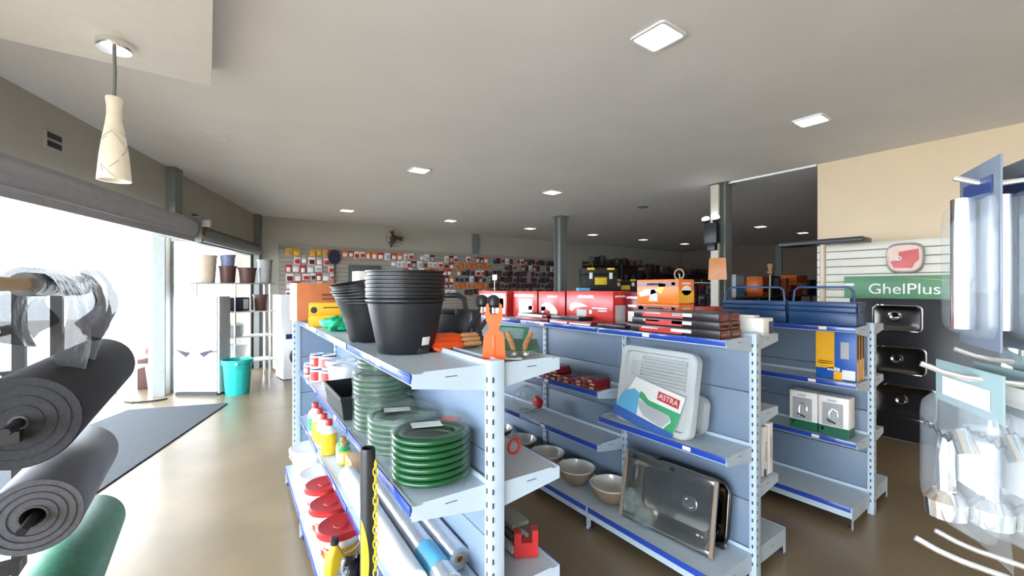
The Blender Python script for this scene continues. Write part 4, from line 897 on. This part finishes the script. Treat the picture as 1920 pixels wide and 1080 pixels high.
# wall fan
t = thing('wall_fan', 'dark wall fan high on the back wall', 'fan', (3.75, 10.44, 2.72))
MB().tube([(0, 0, 0), (0, -.05, .06), (0, -.12, .17)], .02, 8).build('arm', blk_m, t)
MB().lathe([(.07, 0), (.08, .04), (.07, .10), (0, .12)], 16, T=TR((0, -.14, .2), (R(90), 0, 0))).build('motor', brownp_m, t)
for k in range(3): MB().prism([(.03, -.02), (.18, -.07), (.19, .03), (.05, .05)], -.004, .004, T=TR((0, -.28, .2), (R(90), R(120 * k), 0)) @ Matrix.Rotation(R(18), 4, 'X')).build('blade', brownp_m, t)
for rr in (.07, .14, .215): MB().tube([(rr * math.cos(a), -.28 - .04 * (1 - rr / .215), .2 + rr * math.sin(a)) for a in [6.283 * i / 28 for i in range(28)]], .004, 5, closed=True).build('guard_ring', blk_m, t)
for k in range(8): MB().tube([(0, -.32, .2), (.215 * math.cos(.785 * k), -.28, .2 + .215 * math.sin(.785 * k))], .003, 4).build('guard_wire', blk_m, t)

# ------------------------------------------------------------------ back wall slat panel with hanging packs
t = thing('back_slat_panel', 'long pale slat panel with hooks along the back wall', 'wall panel', (5.4, 10.43, 0))
MB().box((0, 0, 1.75), (8.3, .02, 1.74)).build('panel_board', mat('back_slat_paint', (.34, .31, .27), .6), t)
gl = MB()
for k in range(17): gl.box((0, -.0105, .95 + .1 * k), (8.3, .002, .012))
gl.build('groove_lines', groove_m, t)['kind'] = 'stuff'
MB().box((0, -.012, 2.63), (8.34, .03, .04)).build('top_trim', MATS['back_slat_paint'], t)
pk_cache = {}
def pack_mesh(key, w, h, card, inner):
    if key in pk_cache: return pk_cache[key]
    mb = MB(); mb.box((0, 0, -h / 2), (w, .006, h), 0); mb.box((0, -.012, -h * .62), (w * .72, .02, h * .58), 1, b=.004); mb.box((0, -.02, .012), (.006, .06, .006), 2)
    o = mb.build('blister_pack', [card, inner, zinc_m]); me = o.data; bpy.data.objects.remove(o); pk_cache[key] = me
    return me
pal = {'pinkwhite': [(wprint_m, redp_m), (mat('pale_pink', (.55, .36, .36), .5), wprint_m), (redp_m, wprint_m), (wprint_m, dred_m)],
       'mixed': [(redp_m, wprint_m), (wprint_m, grprint_m), (kraft_m, brownp_m), (orprint_m, wprint_m), (dred_m, grprint_m), (wprint_m, redp_m)],
       'clear': [(wprint_m, grprint_m), (grprint_m, wprint_m), (slat_m, redp_m)],
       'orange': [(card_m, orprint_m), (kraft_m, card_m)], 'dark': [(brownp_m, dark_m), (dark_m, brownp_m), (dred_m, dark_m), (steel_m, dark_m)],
       'yellow': [(mat('ochre_print', (.55, .36, .10), .5), yel_m), (yel_m, kraft_m)]}
desc = {'pinkwhite': 'pink and white hanging pack at the left end of the back wall', 'mixed': 'small multicoloured hanging pack on the back wall panel', 'clear': 'pale clear hanging pack on the back wall panel',
        'orange': 'orange brown hanging pack in the bright cluster on the back wall', 'dark': 'dark hanging pack in the dim right part of the back wall', 'yellow': 'yellow hanging pack in the top left row of the back wall'}
def zone(x, r):
    if x < 2.15: return 'yellow' if r == 0 else 'pinkwhite' if x < 1.8 or r % 2 else 'clear'
    if x < 4.0: return 'mixed' if r == 0 else 'clear'
    if x < 5.4: return 'clear' if r in (0, 1) and random.random() < .5 else 'mixed'
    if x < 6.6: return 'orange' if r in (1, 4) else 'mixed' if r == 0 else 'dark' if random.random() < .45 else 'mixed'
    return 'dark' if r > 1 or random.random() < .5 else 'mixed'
rs = random.Random(11)
random.seed(11)
ORD = ['first', 'second', 'third', 'fourth', 'fifth', 'sixth', 'seventh', 'eighth', 'ninth', 'tenth', 'eleventh', 'twelfth', 'thirteenth']
CN = {'white_print': 'white', 'pale_pink': 'pink', 'red_print': 'red', 'dark_red_print': 'dark red', 'kraft_board': 'tan', 'orange_print': 'orange', 'grey_print': 'grey', 'slat_board_paint': 'cream', 'cardboard_orange': 'rust', 'brown_plastic': 'brown', 'dark_slot': 'black', 'post_grey_paint': 'slate', 'ochre_print': 'ochre', 'yellow_print': 'yellow'}
cnt = {}
for r in range(6):
    x = 1.38; z = 2.56 - .185 * r
    while x < 9.35:
        w = rs.choice((.11, .13, .15)); h = rs.choice((.14, .16, .17))
        zn = zone(x, r)
        skip = (2.3 < x < 3.6 and r > 0) or (rs.random() < .10)
        if not skip:
            c = rs.choice(range(len(pal[zn]))); me = pack_mesh((zn, c, w, h), w, h, *pal[zn][c])
            o = bpy.data.objects.new('blister_pack', me); C.objects.link(o); o.location = (x + w / 2, 10.40, z + rs.uniform(-.01, .01)); o.rotation_euler = (0, R(rs.uniform(-2, 2)), 0)
            land = 'at the far left' if x < 2.15 else 'beside the dark board' if x < 3.7 else 'above the black pots' if x < 5.0 else 'left of the pilaster' if x < 6.2 else 'right of the pilaster' if x < 7.6 else 'by the thin column'
            cn = CN.get(pal[zn][c][0].name, 'grey'); key = (cn, r, land); cnt[key] = cnt.get(key, 0) + 1
            tag(o, '%s %s pack in the %s row, back wall %s' % (ORD[cnt[key] - 1], cn, ORD[r] if r else 'top', land), 'pack', desc[zn].split(' hanging')[0] + ' packs on the back wall')
        x += w + rs.uniform(.008, .03)
t = thing('swat_racket', 'dark oval racket hanging on the back wall panel', 'racket', (2.38, 10.36, 1.62))
MB().loft([[(.13 * math.cos(a) * k, y, .78 + .17 * math.sin(a) * k) for a in [6.283 * i / 24 for i in range(24)]] for k, y in ((1, .012), (1, -.012))], cap0=True, cap1=True).build('racket_head', mat('racket_navy', (.02, .02, .05), .5), t)
MB().tube([(0, 0, .10), (0, 0, .35), (0, 0, .62)], [.02, .02, .014], 8).build('racket_handle', blk_m, t)
tag(MB().box((0, 0, 0), (.80, .012, .62), b=.003).build('notice_board', mat('board_grey_green', (.09, .11, .10), .6), None, (3.10, 10.40, 1.92)), 'dark grey green board on the back wall beside the racket', 'board')
carton('carton', 'pinkish carton below the dark board by the back wall', 'box', (.5, .3, .5), (3.4, 10.15, 1.0), 0, mat('pink_carton', (.30, .17, .16), .6))
t = thing('back_counter', 'long low counter along the back wall under the hanging packs', 'counter', (5.9, 10.12, 0))
MB().box((0, 0, .48), (7.5, .5, .88), b=.005).build('counter_body', wmetal_m, t); MB().box((0, 0, .945), (7.6, .56, .05), b=.006).build('counter_top', kraft_m, t)

# ------------------------------------------------------------------ tall dark shelving in the far right part
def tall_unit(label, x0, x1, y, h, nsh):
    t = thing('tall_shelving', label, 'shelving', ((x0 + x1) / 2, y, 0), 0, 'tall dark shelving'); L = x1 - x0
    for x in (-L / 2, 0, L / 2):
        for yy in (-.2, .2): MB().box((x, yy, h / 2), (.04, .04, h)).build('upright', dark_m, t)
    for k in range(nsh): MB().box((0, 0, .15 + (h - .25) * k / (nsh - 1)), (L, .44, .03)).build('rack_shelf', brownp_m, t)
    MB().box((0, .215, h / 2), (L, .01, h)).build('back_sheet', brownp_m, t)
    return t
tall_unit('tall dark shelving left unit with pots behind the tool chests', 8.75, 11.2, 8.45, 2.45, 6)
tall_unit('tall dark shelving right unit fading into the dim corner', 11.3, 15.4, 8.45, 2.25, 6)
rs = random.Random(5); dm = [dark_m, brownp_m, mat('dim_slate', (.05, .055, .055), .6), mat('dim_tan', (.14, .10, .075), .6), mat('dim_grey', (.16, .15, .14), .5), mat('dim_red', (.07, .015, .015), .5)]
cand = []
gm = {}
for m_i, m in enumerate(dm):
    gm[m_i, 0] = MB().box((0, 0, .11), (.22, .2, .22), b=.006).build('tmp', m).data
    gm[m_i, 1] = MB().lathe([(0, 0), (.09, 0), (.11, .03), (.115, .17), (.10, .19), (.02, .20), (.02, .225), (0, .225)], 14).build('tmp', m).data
for o in [o for o in C.objects if o.name.startswith('tmp')]: bpy.data.objects.remove(o)
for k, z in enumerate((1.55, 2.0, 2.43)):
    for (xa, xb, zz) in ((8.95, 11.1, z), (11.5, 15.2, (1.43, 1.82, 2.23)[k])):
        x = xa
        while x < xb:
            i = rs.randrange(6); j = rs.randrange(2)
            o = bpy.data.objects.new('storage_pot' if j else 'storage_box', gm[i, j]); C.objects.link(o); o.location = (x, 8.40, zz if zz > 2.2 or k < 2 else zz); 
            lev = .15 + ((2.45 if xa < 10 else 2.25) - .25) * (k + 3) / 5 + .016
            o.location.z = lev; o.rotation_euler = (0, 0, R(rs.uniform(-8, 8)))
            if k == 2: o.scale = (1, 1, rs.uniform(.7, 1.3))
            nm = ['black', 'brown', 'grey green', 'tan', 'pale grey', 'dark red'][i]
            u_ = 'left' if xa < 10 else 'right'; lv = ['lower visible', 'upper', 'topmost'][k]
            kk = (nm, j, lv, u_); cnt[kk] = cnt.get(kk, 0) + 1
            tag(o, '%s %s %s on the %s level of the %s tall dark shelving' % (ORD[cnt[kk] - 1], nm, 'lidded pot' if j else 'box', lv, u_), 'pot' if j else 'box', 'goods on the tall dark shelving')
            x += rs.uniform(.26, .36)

# low gondola with the black tool chests
t = thing('tool_counter', 'low grey counter carrying the black tool chests', 'counter', (5.3, 4.75, 0))
MB().box((0, 0, .66), (1.7, .5, 1.24), b=.005).build('counter_body', panel_m, t); MB().box((0, 0, 1.30), (1.76, .56, .04), b=.004).build('counter_top', shelf_m, t); MB().box((0, 0, .02), (1.6, .4, .04)).build('plinth', dark_m, t)
def tool_chest(label, x, z, w, h):
    t = thing('tool_chest', label, 'tool box', (x, 4.72, z), R(-30), 'black and yellow tool chests')
    MB().box((0, 0, h * .36), (w, .30, h * .70), b=.012).build('chest_body', blk_m, t)
    MB().box((0, 0, h * .85), (w * 1.02, .31, h * .26), b=.014).build('chest_lid', blk_m, t)
    for s in (-1, 1):
        MB().box((s * w * .30, -.158, h * .95), (w * .22, .02, .035), b=.004).build('yellow_catch', yelp_m, t)
        MB().box((s * w * .30, -.160, h * .66), (.05, .018, h * .26), b=.004).build('grey_latch', wmetal_m, t)
    MB().box((0, -.153, h * .44), (w * .36, .006, h * .30), b=.002).build('yellow_label', yelp_m, t)
tool_chest('lower large black tool chest mostly hidden by the red boxes', 5.12, 1.321, .56, .30)
tool_chest('upper large black tool chest with yellow catches', 5.12, 1.622, .54, .38)
tool_chest('lower small black tool chest on the right', 5.72, 1.321, .44, .26)
tool_chest('small black tool chest with yellow catch to the right of the large one', 5.72, 1.582, .42, .24)
carton('carton', 'light blue box left of the black tool chests', 'box', (.18, .16, .36), (4.72, 4.66, 1.321), R(-30), lbprint_m, [('y-', .1, .3, .8, .6, wprint_m), ('y-', .2, .65, .7, .9, bprint_m)])
# wire display rack and goods to the right
t = thing('wire_rack', 'white wire display rack behind the orange boxes', 'rack', (7.55, 4.45, 0), R(-30))
for x in (-.32, .32): MB().tube([(x, 0, 0), (x, 0, 1.80), (x, .06, 1.95)], .016, 8).build('upright', wmetal_m, t)
for z in (.3, .8, 1.3, 1.78): MB().tube([(-.32, 0, z), (.32, 0, z)], .012, 6).build('crossbar', wmetal_m, t)
for k in range(8): MB().tube([(-.28 + .08 * k, 0, .3), (-.28 + .08 * k, 0, 1.78)], .004, 4).build('wire', zinc_m, t)
for x in (-.32, .32): MB().box((x, 0, .012), (.05, .5, .024)).build('foot', wmetal_m, t)
rs = random.Random(8)
for k in range(3):
    for j in range(4):
        o = bpy.data.objects.new('hook_pack', pack_mesh(('dark', (j + k) % 4, .12, .15), .12, .15, *pal['dark'][(j + k) % 4])); C.objects.link(o)
        o.location = (7.55 + (-.24 + .16 * j) * .866 - .03, 4.45 - (-.24 + .16 * j) * .5 - .03, 1.72 - .2 * k); o.rotation_euler = (0, 0, R(-30))
        tag(o, '%s dark pack in the %s row of the white wire rack' % (ORD[j], ['top', 'middle', 'bottom'][k]), 'pack', 'dark packs on the wire rack')
# low shelving on the right behind the near column with orange boxes
t = thing('aisle_shelving', 'dim low shelving with orange boxes seen past the near column', 'shelving', (10.2, 4.2, 0))
for x in (-2.1, -.7, .7, 2.1): MB().box((x, 0, .80), (.05, .05, 1.6)).build('upright', steel_m, t)
for z in (.3, .75, 1.15, 1.50): MB().box((0, 0, z), (4.2, .42, .03)).build('rack_shelf', steel_m, t)
MB().box((0, .215, .8), (4.2, .012, 1.6)).build('back_sheet', brownp_m, t)
for i, (x, w, h, m, pr_, l) in enumerate(((8.3, .34, .42, grprint_m, [('y-', .1, .55, .9, .9, wprint_m), ('y-', .1, .1, .9, .4, lbprint_m)], 'grey box with pale prints left on the dim shelving'),
        (9.35, .26, .40, orprint_m, [('y-', .1, .2, .9, .5, dred_m)], 'narrow orange box on the dim shelving'), (9.85, .40, .42, brownp_m, [('y-', .2, .5, .8, .9, grprint_m)], 'brown box between the orange ones on the dim shelving'),
        (10.4, .18, .38, card_m, [], 'slim rust coloured box on the dim shelving'), (11.2, .62, .46, orprint_m, wordmark('y-', .15, .45, .85, .62, wprint_m, 8) + [('y-', .55, .05, .9, .25, wprint_m), ('x-', 0, 0, 1, .5, dred_m)], 'large orange box with white lettering on the dim shelving'),
        (11.85, .36, .36, dark_m, [], 'black box at the right end of the dim shelving'))):
    carton('shelf_box', l, 'box', (w, .32, h), (x, 4.16, 1.516), 0, m, pr_, 'boxes on the dim shelving')
t = thing('push_broom', 'upturned broom with pale handle standing before the dim shelving', 'broom', (8.52, 3.62, 0), rot=(R(0), R(4), 0))
MB().tube([(0, 0, 0), (0, 0, 1.95)], .014, 8).build('handle', slat_m, t)
MB().box((0, 0, 1.98), (.05, .09, .05), b=.006).build('head', wood_m, t)
MB().lathe([(.025, 0), (.055, .12), (.05, .14), (0, .14)], 12).build('bristles', kraft_m, t, (0, 0, 2.0))
t = thing('price_card', 'small white price card on a stem above the red boxes', 'sign', (2.55, 3.86, TOP))
MB().box((0, 0, .18), (.004, .004, .36)).build('stem', zinc_m, t); MB().box((0, 0, .395), (.005, .085, .06), b=.001).build('card', wprint_m, t)
MB().box((-.0035, 0, .395), (.001, .05, .02)).build('print', grprint_m, t)

# ------------------------------------------------------------------ hook rack close on the right
t = thing('hook_rack', 'tall display rack with long chrome hooks close on the right', 'rack', (1.25, -.16, 0))
MB().box((0, 0, 1.0), (1.3, .03, 1.9), b=.004).build('back_board', slat_m, t)
for x in (-.66, .66): MB().box((x, 0, 1.02), (.05, .05, 2.04), b=.004).build('upright', shelf_m, t)
MB().box((0, .12, .08), (1.3, .40, .12), b=.006).build('base', shelf_m, t)
hooks = [(.735, 1.80, .26), (.685, 1.580, .28), (.88, 1.581, .28), (.76, 1.36, .28), (.66, 1.385, .28), (1.16, 1.83, .27), (1.05, 1.74, .26), (1.15, 1.58, .28)]
for (x, z, L) in hooks:
    MB().tube([(x - 1.25, .015, z), (x - 1.25, L - .035, z), (x - 1.25 - .004, L - .018, z + .004), (x - 1.25 - .010, L, z + .012)], .0032, 8).build('hook', zinc_m, t)
def faucet_pack(label, x, y, ztop, w, h, rz, kind, group):
    t = thing('blister_card', label, 'pack', (x, y, ztop), rz, group)
    if kind == 'tap':
        MB().box((0, .0015, -h * .13), (w, .002, h * .26), b=.0006).build('card', pal_card[kind], t)
        MB().grid(lambda a, b: ((a - .5) * w * (1 + .12 * b), .002 + .003 * math.sin(9 * a + 5 * b), -h * (.2 + .8 * b) - .006 * math.sin(7 * a)), 12, 12).build('clear_back', blister_m, t, ang=60)
        MB().box((.004, .004, -h * .55), (w * .42, .012, h * .30), b=.003).build('leaflet', grprint_m, t)
        MB().tube([((-.3 + .05 * i) * w, -.0235, -h * (.36 + .03 * (i % 2)) - .0008 * i) for i in range(11)], .0008, 4).build('script_print', dark_m, t)
    else: MB().box((0, .0015, -h / 2), (w, .002, h), b=.0006).build('card', pal_card[kind], t)
    # domed clear shell with its own outline
    lo = []
    for k_, dy in ((1.0, 0), (.96, -.012), (.88, -.020), (.6, -.023)):
        lo.append([(a * k_, dy, -h * .56 + b * k_) for a, b, _ in rrect(w * .94, h * .78, w * .22, 6)])
    MB().loft(lo, cap1=True).build('clear_shell', blister_m, t, ang=60)
    if kind == 'tap':
        MB().tube([(-.012, -.010, -h * .85), (-.012, -.012, -h * .55), (-.006, -.012, -h * .42), (.016, -.012, -h * .38), (.028, -.012, -h * .48)], .0085, 10).build('tap', chrome_m, t)
        MB().lathe([(.018, 0), (.02, .02), (.012, .03), (0, .032)], 16).build('tap_base', chrome_m, t, (-.012, -.011, -h * .92))
    elif kind == 'bar':
        MB().tube([(.0, -.012, -h * .90), (.0, -.012, -h * .18)], .011, 12).build('chrome_bar', chrome_m, t)
    else:
        MB().lathe([(.0, 0), (.03, .0), (.032, .012), (.012, .02), (0, .02)], 18, T=TR((0, -.008, -h * .6), (R(90), 0, 0))).build('chrome_disc', chrome_m, t)
    MB().box((0, -.0006, -.03), (w * .7, .0008, .022)).build('header_print', pal_head[kind], t)
    return t
pal_card = {'tap': mat('pale_teal_card', (.17, .24, .25), .6), 'bar': mat('slate_card', (.12, .14, .18), .3), 'disc': mat('red_card', (.45, .04, .05), .35)}
pal_head = {'tap': wprint_m, 'bar': nprint_m, 'disc': wprint_m}
for i in range(4):
    faucet_pack('%s of the pale tap packs hanging low on the near hook' % ['frontmost', 'second', 'third', 'rearmost'][i], .705 + .014 * i, .088 - .034 * i, 1.590, .115, .195, R(180 + 34 + 4 * i), 'tap', 'pale tap packs')
for i in range(2):
    faucet_pack('%s tall chrome bar pack hanging on the top hook' % ['front', 'rear'][i], .738 + .01 * i, .082 - .03 * i, 1.825, .105, .215, R(180 + 24 + 5 * i), 'bar', 'chrome bar packs')
for i in range(3):
    faucet_pack('%s chrome bar pack hanging farther right' % ['front', 'middle', 'rear'][i], 1.15 + .02 * i, .085 - .04 * i, 1.845, .13, .24, R(180 + 12 - 5 * i), 'bar', 'chrome bar packs')
for i in range(2):
    faucet_pack('%s pale tap pack on the hook farther right' % ['front', 'rear'][i], 1.06 + .02 * i, .06 - .04 * i, 1.755, .12, .20, R(180 + 10), 'tap', 'pale tap packs')
for i in range(3):
    faucet_pack('%s red backed pack on the middle hook' % ['front', 'second', 'rear'][i], 1.12 + .03 * i, .07 - .04 * i, 1.615, .14, .14, R(180 + 6), 'disc', 'red backed packs')
for i in range(3):
    faucet_pack('%s pale tap pack at the right picture edge' % ['front', 'second', 'rear'][i], .90 + .02 * i, .07 - .04 * i, 1.592, .12, .215, R(180 + 14), 'tap', 'pale tap packs')
